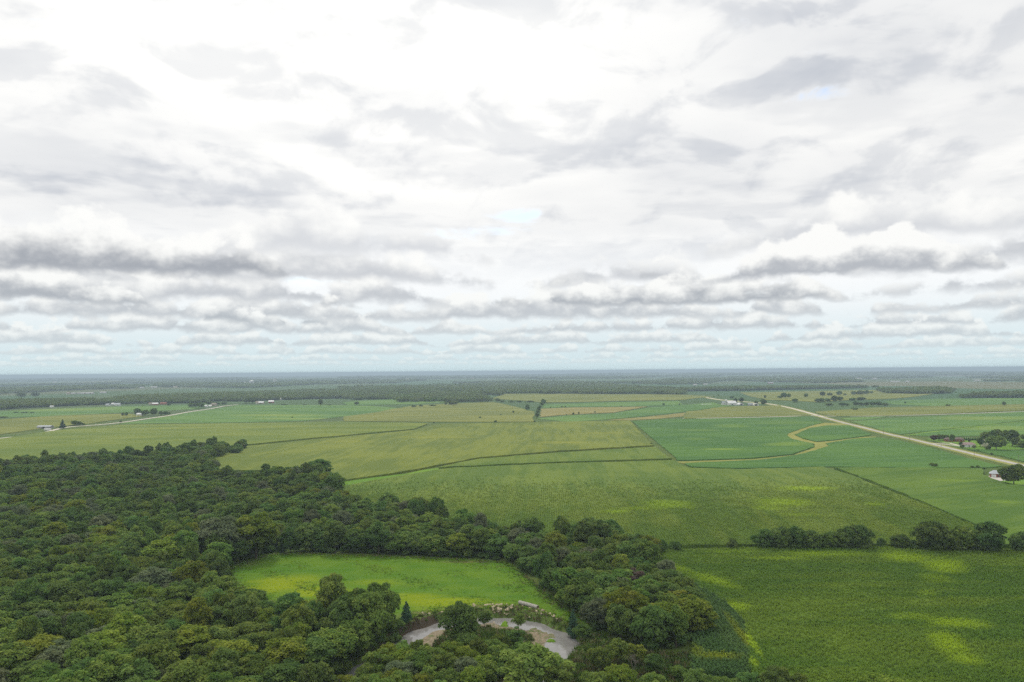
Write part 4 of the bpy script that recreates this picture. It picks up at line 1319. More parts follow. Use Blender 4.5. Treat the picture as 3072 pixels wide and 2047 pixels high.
# ------------------------------------------------------------------ trees one can single out
SPECIAL = [
    # name, kind, foot x, foot y, height, spread, colour, label
    ('broadleaf_tree', 'round', 1058, 1500, 112, 92, 'dark', 'big dark leafy tree standing in the middle of the creek bend'),
    ('broadleaf_tree', 'loose', 1113, 1447, 44, 36, 'dark', 'small dark tree leaning over the creek beside the big dark tree'),
    ('broadleaf_tree', 'loose', 1191, 1450, 42, 38, 'mid', 'thin small tree with bare stems at the creek in front of the rocks'),
    ('cedar_tree', 'cedar', 934, 1428, 44, 30, None, 'dark conical cedar at the meadow edge beside the rock heap'),
    ('cedar_tree', 'cedar', 1317, 1463, 60, 34, None, 'dark conical cedar on the creek bank right of the boulders'),
    ('broadleaf_tree', 'spread', 1340, 1472, 36, 46, 'dark', 'low dark bushy tree beside the creekside cedar'),
    ('willow_tree', 'spread', 1228, 1602, 112, 168, 'mid', 'wide soft green willow in front of the creek pool'),
    ('willow_tree', 'round', 1440, 1456, 104, 106, 'lime', 'large pale green round tree standing out of the right wood lobe'),
    ('broadleaf_tree', 'round', 388, 1316, 72, 98, 'lime', 'broad pale green tree left of the meadow corner'),
    ('broadleaf_tree', 'round', 505, 1296, 98, 112, 'olive', 'large soft olive tree overhanging the upper left meadow corner'),
    ('broadleaf_tree', 'round', 588, 1284, 96, 108, 'lime', 'large soft yellow-green tree at the upper left meadow corner'),
    ('broadleaf_tree', 'tall', 1360, 1250, 60, 68, 'dark', 'tall dark tree at the back of the right wood lobe before the corn'),
    ('broadleaf_tree', 'tall', 735, 1104, 48, 60, 'dark', 'tall dark tree at the corn edge above the waterway'),
    ('broadleaf_tree', 'round', 352, 1457, 46, 48, 'lime', 'small bright yellow-green tree among dark crowns left of the snag'),
    ('broadleaf_tree', 'loose', 606, 1478, 78, 64, 'lime', 'bright yellow-green tree with separate leaf puffs beside the dark gap'),
    ('broadleaf_tree', 'spread', 521, 1560, 82, 116, 'lime', 'wide bright yellow-green tree below the small woodland opening'),
    ('broadleaf_tree', 'spread', 1380, 1546, 62, 62, 'mid', 'bushy mid-green tree between the creek pool and the grassy clearing'),
    ('broadleaf_tree', 'round', 1420, 1532, 62, 50, 'mid', 'rounded mid-green tree beside the grassy clearing below the right wood lobe'),
    ('broadleaf_tree', 'loose', 1462, 1530, 52, 52, 'lime', 'thin yellow-green tree beside the clearing and the dead tree'),
    ('broadleaf_tree', 'round', 1503, 1552, 46, 46, 'dark', 'dark round tree at the corner of the brown grass clearing'),
    ('broadleaf_tree', 'spread', 1425, 1592, 60, 80, 'lime', 'low yellow-green tree in front of the dead grey tree'),
    ('broadleaf_tree', 'spread', 1366, 1604, 60, 66, 'mid', 'low mid-green tree next to the wide pale willow'),
    ('broadleaf_tree', 'spread', 1500, 1600, 50, 70, 'mid', 'low mid-green tree in front of the brown grass clearing'),
    ('broadleaf_tree', 'spread', 1600, 1592, 52, 56, 'dark', 'dark bushy tree at the near end of the corn rows'),
    ('broadleaf_tree', 'round', 1722, 1598, 50, 60, 'dark', 'dark round tree poking up in front of the yellowed corn'),
    ('broadleaf_tree', 'round', 1785, 1604, 66, 70, 'dark', 'larger dark round tree poking up in front of the big corn field'),
    ('broadleaf_tree', 'round', 1835, 1606, 54, 44, 'mid', 'small mid-green tree poking up beside the larger dark tree before the corn'),
    ('broadleaf_tree', 'spread', 2037, 1618, 56, 96, 'lime', 'pale low tree poking up alone in front of the big corn field'),
    ('broadleaf_tree', 'spread', 1650, 1606, 50, 60, 'mid', 'low mid-green tree between the corn strip end and the dark bushes'),
    ('broadleaf_tree', 'spread', 1688, 1600, 40, 50, 'dark', 'low dark tree just below the end of the wide-row corn strip'),
    ('broadleaf_tree', 'shrub', 1560, 1560, 26, 40, 'mid', 'low green bush at the near corner of the brown grass clearing'),
    ('withered_tree', 'loose', 1463, 1368, 60, 58, 'rust', 'half-dead brownish tree inside the right wood lobe'),
    ('withered_tree', 'loose', 1330, 1265, 40, 44, 'rust', 'brownish thin tree at the back of the right wood lobe'),
]
sp_xy = []
for nm, kd, x, y, h, w, col, lab in SPECIAL:
    e = px_tree(nm, kd, x, y, lab, None, h, w, col)
SNAGS = [(517, 1462, 62, 'bleached dead tree standing in the dark gap of the left woods'), (1011, 1555, 66, 'pale grey dead tree in the brush in front of the creek'),
         (1456, 1556, 56, 'grey dead tree beside the brown grass clearing'), (712, 1572, 44, 'small grey dead tree among yellow-green crowns left of the creek'),
         (1500, 1372, 46, 'brownish dead branches showing at the corn edge of the right wood lobe'), (850, 1486, 46, 'dead branchy tree leaning at the left end of the creek')]
for i, (x, y, h, lab) in enumerate(SNAGS):
    p = at(x, y); m = math.hypot(p.x, p.y) / (FPX / K)
    o = bpy.data.objects.new('dead_tree', None); C.objects.link(o)
    o.location = p; k = h * m / 12.0; o.scale = (k, k, k); o.rotation_euler = (0, 0, i * 1.3)
    tag(o, lab, 'dead tree')
    b_ = bpy.data.objects.new('dead_branches', SNAG[i % 2]); C.objects.link(b_); b_.parent = o

# hedgerow between the corn fields
HEDGE = [(1494, 1277, 40, 62, 'd', 0), (1519, 1274, 34, 32, 'd', 0), (1551, 1273, 29, 30, 'd', 0), (1683, 1268, 29, 26, 'd', 0),
         (1757, 1266, 48, 52, 'd', 1), (1792, 1267, 54, 54, 'd', 1), (1830, 1267, 53, 50, 'd', 1), (1866, 1267, 46, 46, 'd', 1), (1902, 1266, 42, 44, 'm', 1), (1938, 1266, 46, 50, 'd', 1), (1974, 1267, 55, 62, 'd', 1),
         (2026, 1263, 24, 22, 'd', 0), (2070, 1266, 34, 42, 'd', 2), (2100, 1268, 24, 34, 'd', 2), (2141, 1271, 66, 74, 'd', 2), (2187, 1272, 48, 46, 'm', 2), (2211, 1272, 54, 50, 'm', 2), (2236, 1272, 42, 38, 'd', 2), (2277, 1274, 64, 68, 'd', 2), (2255, 1273, 48, 42, 'd', 2), (2342, 1274, 44, 38, 'd', 0), (2385, 1277, 52, 54, 'd', 0)]
ORD = ['first', 'second', 'third', 'fourth', 'fifth', 'sixth', 'seventh', 'eighth', 'ninth']
n1_ = n2_ = n0_ = 0
for (x, y, h, w, c_, gno) in HEDGE:
    cw = 'mid-green' if c_ == 'm' else 'dark'
    if gno == 1: lab = f'{cw} tree, {ORD[n1_]} of the seven-tree hedgerow clump counted from the wood lobe'; n1_ += 1
    elif gno == 2: lab = f'{cw} tree, {ORD[n2_]} in the hedgerow clump under the diagonal line, from the gap'; n2_ += 1
    else: lab = f'{cw} single tree or bush, {ORD[n0_]} loner of the hedgerow from the wood lobe'; n0_ += 1
    px_tree('hedgerow_tree', 'low' if h > 30 else 'shrub', x, y, lab, 'hedgerow trees between the corn fields', h, w, {'d': 'dark', 'm': 'mid'}[c_])

FAR_T = {
    1: [(430, 473, 55, 36, 'cedar'), (515, 453, 30, 45), (545, 455, 28, 40), (575, 453, 15, 25), (832, 433, 14, 16), (845, 388, 22, 18), (870, 388, 26, 26), (948, 383, 46, 50), (1000, 385, 38, 50), (1060, 385, 48, 52),
        (1110, 383, 28, 30), (1140, 382, 26, 36), (1165, 378, 18, 20), (1320, 330, 28, 50), (1350, 330, 30, 40), (1385, 333, 36, 45), (1440, 312, 28, 50), (1500, 312, 20, 40), (1545, 310, 18, 40), (1700, 300, 35, 60), (1740, 300, 40, 60),
        (1165, 318, 18, 24), (2210, 316, 44, 36), (1310, 303, 14, 14), (148, 262, 34, 55), (245, 256, 30, 50), (20, 400, 8, 50), (110, 366, 7, 30), (170, 367, 7, 40), (220, 368, 7, 30), (2015, 400, 8, 12), (1960, 312, 7, 50), (2100, 314, 7, 30), (2270, 314, 7, 30)],
    2: [(1350, 400, 36, 30), (1355, 377, 36, 30), (1362, 357, 32, 28), (1368, 340, 28, 26), (1395, 307, 38, 42), (1385, 318, 28, 30), (1332, 431, 13, 13), (1282, 352, 46, 36), (1062, 434, 17, 24), (957, 403, 13, 18), (1185, 367, 16, 16), (1100, 383, 9, 16),
        (720, 313, 26, 24), (770, 313, 30, 76, 'lime'), (638, 437, 9, 14), (105, 311, 23, 36), (1078, 291, 28, 40), (1110, 293, 16, 40), (1175, 293, 13, 50), (1225, 293, 13, 50), (1300, 292, 11, 60), (1520, 329, 12, 14), (1545, 327, 10, 12), (1443, 334, 9, 10), (1600, 379, 15, 18), (1637, 375, 15, 14),
        (1552, 383, 9, 10), (1748, 366, 13, 14), (1930, 326, 9, 14), (2222, 314, 15, 20), (2330, 313, 13, 12), (960, 245, 16, 16), (500, 326, 13, 42), (550, 323, 13, 32), (630, 319, 11, 52)],
    3: [(700, 265, 38, 45), (670, 265, 16, 40), (732, 263, 30, 30), (850, 261, 28, 30), (965, 253, 32, 38), (1015, 249, 20, 40), (1080, 247, 30, 40), (1120, 247, 15, 20), (1180, 244, 26, 40), (1225, 244, 30, 50), (1265, 241, 30, 40), (1300, 233, 16, 24), (775, 294, 25, 42), (930, 293, 26, 40),
        (960, 293, 28, 40), (1000, 291, 26, 40), (1045, 291, 42, 45), (1085, 286, 30, 40), (1170, 283, 20, 50), (1230, 283, 24, 60), (1010, 317, 18, 55), (1100, 318, 22, 50), (1135, 318, 18, 30), (1195, 318, 28, 40), (1235, 318, 22, 40), (1270, 318, 26, 36), (1310, 318, 28, 40), (1350, 319, 30, 40),
        (1395, 319, 18, 50), (340, 269, 20, 30), (365, 296, 30, 28), (405, 295, 34, 38), (505, 309, 28, 30), (558, 313, 42, 46), (568, 267, 22, 18), (245, 248, 11, 12), (1535, 304, 15, 12), (1828, 319, 11, 28), (2215, 317, 26, 24), (1185, 346, 15, 40)],
}
FL = {1: ('round dark tree beside the left gravel road and its farmsteads', 'trees around the left gravel road'), 2: ('round dark tree on the fence lines around the tan grain field', 'trees on the middle fence lines'),
      3: ('round dark tree in the pasture clumps behind the white barn', 'trees in the pasture behind the white barn')}
for zone, fn in ((1, c1), (2, c2), (3, c3)):
    for q in FAR_T[zone]:
        x, y = fn(q[0], q[1]); h, w = q[2] / 3.0, q[3] / 3.0
        cl = q[4] if len(q) > 4 else trng.choice(['dark', 'dark', 'mid'])
        sh = h < 6
        lab, gr = FL[zone]
        sz_w = 'tall' if h > 13 else 'large' if h > 11 else 'mid-sized' if h > 8 else 'small' if h > 6 else ''
        wd = 'broad' if w > 1.35 * h else 'slim' if w < 0.9 * h else 'round'
        lab = lab.replace('round dark tree', f'{sz_w} {wd} dark tree')
        if sh: lab = lab.replace(f' {wd} dark tree', ('tiny' if h < 3.5 else 'low') + (' wide' if w > 2 * h else '') + ' dark bush')
        if cl == 'cedar': lab = 'tall dark spruce beside the long grey machine shed'; gr = None
        elif cl == 'lime': lab = 'wide pale green tree alone on the middle fence line'; gr = None
        px_tree('field_bush' if sh else 'spruce_tree' if cl == 'cedar' else 'field_tree', 'cedar' if cl == 'cedar' else 'shrub' if sh else 'low', x, y, lab, gr, h, w, None if cl == 'cedar' else cl, 'bush' if sh else 'tree')
# trees of the roadside farm
FARM_T = [(765, 212, 110, 120, 'rust', 'round', 'withered reddish-brown tree beside the ranch house drive'), (850, 187, 95, 110, 'mid', 'low', None), (920, 183, 90, 100, 'mid', 'low', None), (985, 180, 80, 90, 'mid', 'low', None),
          (1088, 242, 146, 92, 'dark', 'tall', 'tall oval tree in front of the brown-roofed ranch house'), (1385, 237, 76, 48, 'dark', 'tall', 'slim young tree on the lawn behind the pink-roofed house'), (1585, 302, 150, 112, 'dark', 'tall', 'tall dark tree left of the cream farmhouse'),
          (1240, 302, 85, 64, 'dark', 'round', 'dark round tree at the corner of the pink-roofed house'), (1266, 332, 62, 62, 'dark', 'shrub', 'dark bush in front of the pink-roofed house'), (1475, 342, 62, 62, 'mid', 'round', 'small tree between the pink-roofed house and the road'),
          (1680, 228, 170, 165, 'mid', 'low', None), (1780, 214, 185, 165, 'mid', 'low', None), (1890, 206, 185, 170, 'mid', 'low', None), (2010, 224, 190, 165, 'mid', 'low', None), (2150, 284, 245, 210, 'dark', 'tall', 'tallest dark tree of the farmhouse shelterbelt'),
          (2215, 304, 155, 145, 'mid', 'low', None), (1862, 358, 225, 285, 'mid', 'low', 'big broad tree in front of the cream farmhouse'), (1715, 352, 55, 110, 'dark', 'shrub', 'clipped dark shrubs below the cream farmhouse'), (2335, 352, 135, 145, 'mid', 'low', None), (2345, 186, 95, 90, 'mid', 'low', None),
          (1545, 377, 28, 42, 'mid', 'shrub', 'small roadside bush right of the pink-roofed house'), (1780, 441, 32, 44, 'mid', 'shrub', 'small roadside bush below the cream farmhouse'),
          (762, 656, 64, 125, 'dark', 'shrub', 'lone dark bush on the border of soybeans and corn'), (1440, 682, 42, 64, 'dark', 'shrub', 'dark bush left in the low row above the brick garage corn'), (1540, 682, 48, 66, 'dark', 'shrub', 'taller dark bush in the low row above the brick garage corn'), (1640, 690, 28, 85, 'dark', 'shrub', 'flat dark bush in the low row above the brick garage corn')]
for (x, y, h, w, cl, kd, lab) in FARM_T:
    X_, Y_ = c8(x, y)
    px_tree('farm_bush' if kd == 'shrub' else 'farm_tree', kd, X_, Y_, lab or 'dark round tree in the shelterbelt around the roadside farmhouses', None if lab else 'shelterbelt trees of the roadside farmhouses', h * .1302, w * .1302, cl, 'bush' if kd == 'shrub' else 'tree')
for i in range(11):
    X_, Y_ = c8(1150 + i * 38, 183 + (i % 2) * 2)
    px_tree('cedar_tree', 'cedar', X_, Y_, 'small dark evergreen in the straight row behind the ranch houses', 'evergreens in the straight row behind the ranch houses', 46 * .1302, 36 * .1302)
X_, Y_ = cg(2120, 1330)
px_tree('farm_tree', 'low', X_, Y_, 'big round tree hiding half of the brick garage', None, 42, 54, 'mid', var=1)

# ------------------------------------------------------------------ far woods: canopy masses
def grove_mesh(seed, n=9):
    g = np.random.default_rng(seed)
    ms = []
    bm = bmesh.new()
    for i in range(n):
        H = g.uniform(9, 14); Rc = g.uniform(4, 6.5)
        cm = crown_mesh(seed * 50 + i, H, Rc, 1.0, 'round', 210, 1.25, LEAF['dark'], 10, (.32, .5))
        a = g.uniform(0, 6.283); rr = 13 * math.sqrt(g.uniform(0, 1))
        k0 = len(bm.verts)
        bm.from_mesh(cm)
        bm.verts.ensure_lookup_table()
        for v in bm.verts[k0:]:
            v.co.x += math.cos(a) * rr; v.co.y += math.sin(a) * rr
        bpy.data.meshes.remove(cm)
    me = bpy.data.meshes.new('grove'); bm.to_mesh(me); bm.free()
    me.materials.append(LEAF['far'])
    return bpy.data.objects.new('grove_source', me)


LEAF['far'] = leaf_mat('far_canopy', (0.125, 0.195, 0.045), (0.175, 0.240, 0.058), (0.235, 0.290, 0.070))
GROVES = [grove_mesh(s) for s in (3, 4, 5, 6)]


def far_wood(bottom, top, n, label, seed, patch=0.0):
    """Canopy between the wood's near foot line and its far skyline."""
    g = np.random.default_rng(seed)
    poly = [tuple(at(*p))[:2] for p in bottom] + [tuple(at(p[0], p[1], 10))[:2] for p in reversed(top)]
    P = np.array(poly)
    lr = np.log(np.hypot(P[:, 0], P[:, 1])); th = np.arctan2(P[:, 0], P[:, 1])
    pts_, rot_, scl_ = [], [], []
    tries = 0
    while len(pts_) < n and tries < 60:
        tries += 1
        r = np.exp(g.uniform(lr.min(), lr.max(), 4000)); a = g.uniform(th.min(), th.max(), 4000)
        x, y = r * np.sin(a), r * np.cos(a)
        ok = inside(x, y, poly)
        if patch:
            q = np.sin(x / 700 + seed) * np.cos(y / 900 + seed * 2) + .7 * np.sin((x - .6 * y) / 420 + seed)
            ok &= q > patch
        for xx, yy, rr in zip(x[ok], y[ok], r[ok]):
            s = max(0.8, min(rr / 2600.0, 5.0)) * g.uniform(.75, 1.25)
            pts_.append((xx, yy, 0)); rot_.append(g.uniform(0, 6.28)); scl_.append((s, s, g.uniform(.75, 1.15) * (1 + 0.12 * max(0, s - 1))))
    pts_, rot_, scl_ = pts_[:n], rot_[:n], scl_[:n]
    if not pts_: return
    A = np.array(pts_); z = gz(A[:, 0], A[:, 1]); A[:, 2] = z
    scatter('distant_woodland', A, g.integers(0, 4, len(A)), rot_, scl_, GROVES, label, 'woods')


def mp(fn, L): return [fn(*p) for p in L]


far_wood([(-120, 944)] + mp(c1, [(0, 345), (300, 327), (640, 312), (960, 303), (1290, 300), (1500, 288), (1690, 286), (2000, 275), (2353, 267)]),
         [(-120, 920)] + mp(c1, [(0, 276), (400, 270), (780, 266), (900, 246), (1100, 226), (1400, 212), (1800, 206), (2353, 202)]), 3400, 'riverside woodland belt behind the left farmsteads', 1, -1.0)
far_wood(mp(c2, [(0, 266), (80, 277), (390, 273), (400, 293), (1020, 292), (1020, 276), (900, 236), (1000, 241), (1100, 247), (1140, 233), (1400, 237), (1700, 237), (2130, 237), (2353, 243)]),
         mp(c2, [(0, 180), (400, 176), (800, 150), (1200, 146), (1700, 150), (2050, 178), (2353, 196)]), 4200, 'broad riverside woodland across the middle distance', 2, -0.85)
far_wood(mp(c3, [(0, 217), (450, 212), (900, 202), (1150, 197), (1330, 192)]), mp(c3, [(0, 192), (450, 182), (900, 178), (1150, 178), (1330, 178)]), 900, 'long dark tree belt behind the white barn farmstead', 3)
far_wood(mp(c3, [(1330, 206), (1420, 233), (1640, 237), (1850, 231)]), mp(c3, [(1340, 190), (1480, 200), (1660, 186), (1780, 184), (1845, 200)]), 330, 'dark grove on the rise beyond the far pasture', 4)
far_wood(mp(c3, [(1920, 259), (2100, 263), (2353, 263), (2800, 263)]), mp(c3, [(1940, 245), (2020, 226), (2200, 220), (2353, 215), (2800, 215)]), 420, 'dark wood right of the far soybean band', 5)
far_wood(mp(c3, [(0, 172), (300, 146), (560, 152), (900, 162), (1300, 154), (1900, 152), (2353, 152), (2900, 152)]), mp(c3, [(0, 92), (1200, 84), (2353, 80), (2900, 78)]), 4200, 'far blue woodland filling the right horizon country', 6, -0.45)
far_wood(mp(c2, [(0, 166), (400, 160), (700, 134), (1200, 128), (2000, 164), (2353, 174)]), mp(c2, [(0, 108), (700, 104), (1500, 92), (2353, 92)]), 2800, 'far blue woodland filling the middle horizon country', 7, -0.25)
far_wood(mp(c1, [(1080, 188), (1400, 192), (1750, 194), (2353, 164)]), mp(c1, [(1080, 140), (1600, 134), (2353, 130)]), 1500, 'far blue woods round the grain elevator town', 8, -0.6)
far_wood(mp(c1, [(-300, 250), (0, 240), (800, 210), (1300, 150), (2353, 120)]), mp(c1, [(-300, 108), (0, 108), (1200, 98), (2353, 92)]), 2400, 'scattered groves across the left horizon country', 9, 0.2)
far_wood(mp(c2, [(0, 100), (1200, 96), (2353, 88)]) + mp(c3, [(1200, 80), (2353, 76), (2900, 74)]), mp(c2, [(0, 80), (1200, 72), (2353, 68)]) + mp(c3, [(1200, 58), (2353, 54), (2900, 52)]), 1800, 'thin bluish tree lines along the middle and right horizon', 10, -0.1)

far_wood(mp(c1, [(-300, 118), (0, 116), (1200, 108), (2353, 96)]), mp(c1, [(-300, 94), (0, 92), (1200, 84), (2353, 76)]), 1200, 'thin bluish tree lines along the left horizon', 11, -0.1)

# ------------------------------------------------------------------ standing corn in rows
def corn_clump(seed):
    r = random.Random(seed)
    v, f = [], []
    for s in range(3):
        bx0, by0 = r.uniform(-.28, .28), r.uniform(-.3, .3)
        Hs = r.uniform(1.9, 2.45)
        for l in range(8):
            a = r.uniform(0, 6.283); z0 = Hs * (0.35 + 0.08 * l); L = r.uniform(.45, .8); w = 0.075
            ca, sa = math.cos(a), math.sin(a)
            p = [Vector((bx0, by0, z0)), Vector((bx0 + ca * L * .5, by0 + sa * L * .5, z0 + L * .42)), Vector((bx0 + ca * L, by0 + sa * L, z0 + L * r.uniform(-.15, .3)))]
            n = Vector((-sa, ca, 0)) * w
            k = len(v)
            v += [tuple(p[0] - n), tuple(p[0] + n), tuple(p[1] - n * 1.3), tuple(p[1] + n * 1.3), tuple(p[2])]
            f += [(k, k + 1, k + 3, k + 2), (k + 2, k + 3, k + 4)]
    me = bpy.data.meshes.new('corn'); me.from_pydata(v, [], f)
    return me


def rows_in(poly, ang, row, step, ymax, seed, ymin=0, cond=None):
    g = np.random.default_rng(seed)
    P = np.array(poly)
    ca, sa = math.cos(ang), math.sin(ang)
    U = P[:, 0] * ca + P[:, 1] * sa; V = P[:, 1] * ca - P[:, 0] * sa
    u = np.arange(U.min(), U.max(), step); v = np.arange(V.min(), V.max(), row)
    GU, GV = np.meshgrid(u, v)
    GU = GU.ravel() + g.uniform(-.3, .3, GU.size) * step; GV = GV.ravel() + g.normal(0, .05, GV.size)
    x, y = GU * ca - GV * sa, GU * sa + GV * ca
    k = (y < ymax) & (y > ymin) & (np.abs(x) < y * half_fov + 8) & (y > 178)
    x, y = x[k], y[k]
    k = inside(x, y, poly); x, y = x[k], y[k]
    if cond is not None:
        k = cond(x, y); x, y = x[k], y[k]
    return x, y, g


MAT_PLANT_A = crop_mat('corn_leaves_a', tuple(v * 1.2 for v in CORN), tuple(v * 1.2 for v in CORN_ALT), tuple(v * 1.2 for v in CORN_Y), 0.0, corn_spots, strength=0.5)
MAT_PLANT_B = crop_mat('corn_leaves_b', (0.122, 0.200, 0.028), (0.180, 0.250, 0.036), tuple(v * 1.2 for v in CORN_Y), R(88), corn_b_spots, strength=0.5)
CLUMP_A = [corn_clump(s) for s in (1, 2, 3)]
CLUMP_B = [m_.copy() for m_ in CLUMP_A]
for m_ in CLUMP_A: m_.materials.append(MAT_PLANT_A)
for m_ in CLUMP_B: m_.materials.append(MAT_PLANT_B)
CLUMP_A = [bpy.data.objects.new('corn_source', m_) for m_ in CLUMP_A]
CLUMP_B = [bpy.data.objects.new('corn_source', m_) for m_ in CLUMP_B]
MAT_PLANT_S = crop_mat('corn_leaves_strip', (0.062, 0.125, 0.034), (0.085, 0.150, 0.040), (0.230, 0.280, 0.016), R(91), strip_spots, strength=0.0)
CLUMP_S = [c_.data.copy() for c_ in CLUMP_A]
for m_ in CLUMP_S: m_.materials.clear(); m_.materials.append(MAT_PLANT_S)
CLUMP_S = [bpy.data.objects.new('corn_source', m_) for m_ in CLUMP_S]
for poly, ang, row, step, y1, src, lab, cond in (
        (CORN_A, R(0.5), 0.95, 0.80, 460, CLUMP_A, 'corn plants in cross-running rows below the hedgerow', None),
        (CORN_S, R(91), 1.45, 0.55, 460, CLUMP_S, 'dark corn plants in wide rows running away along the wood lobe', None),
        (CORN_B, R(87.5), 1.4, 0.75, 680, CLUMP_B, 'corn plants in rows running away beyond the hedgerow', None)):
    x, y, g = rows_in(poly, ang, row, step, y1, 5, cond=cond)
    k = g.random(len(x)) < 1 - sstep(380 if y1 < 500 else 430, y1, y); x, y = x[k], y[k]
    z = gz(x, y)
    n = len(x)
    print('corn', n)
    s = g.uniform(.85, 1.15, n)
    scatter('corn_plants', np.stack([x, y, z], 1), g.integers(0, 3, n), g.uniform(0, 6.28, n), np.stack([s, s, s * g.uniform(.9, 1.1, n)], 1), src, lab, 'corn')

# ------------------------------------------------------------------ farm buildings
DULL = flat_mat('toned_down_white', (0.52, 0.52, 0.50), 0.7, 0.08, 0.1)  # white lowered in tone for the distant buildings
WALL = {'dull': DULL, 'white': flat_mat('white_paint', (0.74, 0.74, 0.72), 0.7, 0.06, 0.4), 'cream': flat_mat('cream_siding', (0.62, 0.57, 0.46), 0.8, 0.06, 0.4), 'brick': flat_mat('red_brick', (0.30, 0.10, 0.06), 0.9, 0.15, 2.0),
        'grey': flat_mat('grey_siding', (0.40, 0.40, 0.40), 0.8, 0.08, 0.4), 'red': flat_mat('red_barn_paint', (0.33, 0.07, 0.05), 0.85, 0.12, 0.4), 'tan': flat_mat('tan_siding', (0.44, 0.37, 0.28), 0.85, 0.08, 0.4)}
ROOF = {'dull': DULL, 'white': flat_mat('white_metal_roof', (0.80, 0.80, 0.79), 0.45, 0.05, 0.3, 0.4), 'grey': flat_mat('grey_metal_roof', (0.42, 0.45, 0.48), 0.45, 0.08, 0.3, 0.4), 'brown': flat_mat('brown_shingles', (0.19, 0.145, 0.13), 0.9, 0.12, 1.0),
        'pink': flat_mat('faded_red_shingles', (0.36, 0.26, 0.25), 0.9, 0.10, 1.0), 'rust': flat_mat('rusty_red_roof', (0.36, 0.15, 0.10), 0.8, 0.15, 0.5), 'tan': flat_mat('tan_shingles', (0.38, 0.33, 0.27), 0.9, 0.1, 1.0)}
MAT_GLASS = flat_mat('window_glass', (0.03, 0.04, 0.05), 0.1, 0.1, 1.0, 0.5)
MAT_DOOR = flat_mat('dark_door', (0.06, 0.05, 0.045), 0.7, 0.1, 1.0)
MAT_GALV = flat_mat('galvanised_steel', (0.55, 0.57, 0.58), 0.4, 0.08, 0.3, 0.5)
MAT_CONCW = flat_mat('pale_concrete', (0.60, 0.60, 0.54), 0.9, 0.08, 0.2)


def box_vf(x0, x1, y0, y1, z0, z1):
    v = [(x0, y0, z0), (x1, y0, z0), (x1, y1, z0), (x0, y1, z0), (x0, y0, z1), (x1, y0, z1), (x1, y1, z1), (x0, y1, z1)]
    return v, [(0, 3, 2, 1), (4, 5, 6, 7), (0, 1, 5, 4), (1, 2, 6, 5), (2, 3, 7, 6), (3, 0, 4, 7)]


def building(name, px, py, L, W, H, rise, rot, wall, roof, label, cat='building', group=None, detail=0, garage=False, hip=0.0):
    """Gable (or hip) roofed building: ridge along its length, front towards -Y before turning."""
    p = at(px, py)
    e = bpy.data.objects.new(name, None); C.objects.link(e)
    e.location = p; e.rotation_euler = (0, 0, rot)
    tag(e, label, cat, group)
    a, c = L / 2, W / 2
    k = a * (1 - hip)
    v, f = box_vf(-a, a, -c, c, -0.8, H)
    if hip == 0:
        n = len(v); v += [(-a, 0, H + rise), (a, 0, H + rise)]
        f = f[:1] + f[2:] + [(4, n, 7), (5, 6, n + 1)]
    mesh_obj('wall', v, f, WALL[wall], e)
    o_ = 0.45
    t_ = 0.18
    s_ = rise / c
    top = [(-a - o_, -c - o_, H - s_ * o_), (a + o_, -c - o_, H - s_ * o_), (a + o_, c + o_, H - s_ * o_), (-a - o_, c + o_, H - s_ * o_), (-k - (o_ if hip == 0 else 0), 0, H + rise), (k + (o_ if hip == 0 else 0), 0, H + rise)]
    v = [(x, y, z + 0.06) for x, y, z in top] + [(x, y, z + 0.06 + t_) for x, y, z in top]
    f = [(6, 7, 11, 10), (8, 9, 10, 11), (7, 8, 11), (9, 6, 10), (1, 0, 4, 5), (3, 2, 5, 4), (2, 1, 5), (0, 3, 4), (0, 1, 7, 6), (1, 2, 8, 7), (2, 3, 9, 8), (3, 0, 6, 9)]
    mesh_obj('roof', v, f, ROOF[roof], e)
    if detail:
        nwin = max(2, int(L / 4))
        rows_ = 2 if H > 4.5 else 1
        for r_ in range(rows_):
            for i in range(nwin):
                x = -a + L * (i + .5) / nwin
                if r_ == 0 and i == nwin // 2:
                    v, f = box_vf(x - .5, x + .5, -c - .06, -c + .02, 0.1, 2.2)
                    mesh_obj('door', v, f, MAT_DOOR, e); continue
                z0 = 0.95 + r_ * 2.7
                v, f = box_vf(x - .65, x + .65, -c - .07, -c + .02, z0, z0 + 1.25)
                w_ = mesh_obj('window', v, f, WALL['white'], e)
                for s2 in (-1, 1):
                    v, f = box_vf(x + s2 * .29 - .25, x + s2 * .29 + .25, -c - .09, -c - .05, z0 + .1, z0 + 1.15)
                    mesh_obj('pane', v, f, MAT_GLASS, w_)
    if garage:
        for gx0 in (-a + 0.8,):
            v, f = box_vf(gx0, gx0 + 3.4, -c - .08, -c + .02, 0.0, 2.5)
            d_ = mesh_obj('garage_door', v, f, WALL['white'], e)
            for q in range(4):
                v, f = box_vf(gx0 + .1, gx0 + 3.3, -c - .11, -c - .07, 0.08 + q * .61, 0.08 + q * .61 + .53)
                mesh_obj('panel', v, f, WALL['white'], d_)
        v, f = box_vf(-a + 5.4, -a + 6.4, -c - .07, -c + .02, 0.0, 2.1); mesh_obj('door', v, f, MAT_DOOR, e)
        v, f = box_vf(-a + 8, -a + 9.6, -c - .07, -c + .02, 1.0, 2.2); w_ = mesh_obj('window', v, f, WALL['white'], e)
        v, f = box_vf(-a + 8.1, -a + 9.5, -c - .09, -c - .05, 1.1, 2.1); mesh_obj('pane', v, f, MAT_GLASS, w_)
    if name in ('barn', 'machine_shed'):
        v, f = box_vf(-1.8, 1.8, -c - .08, -c + .02, 0, min(3.4, H * .85)); mesh_obj('barn_door', v, f, MAT_DOOR, e)
    return e


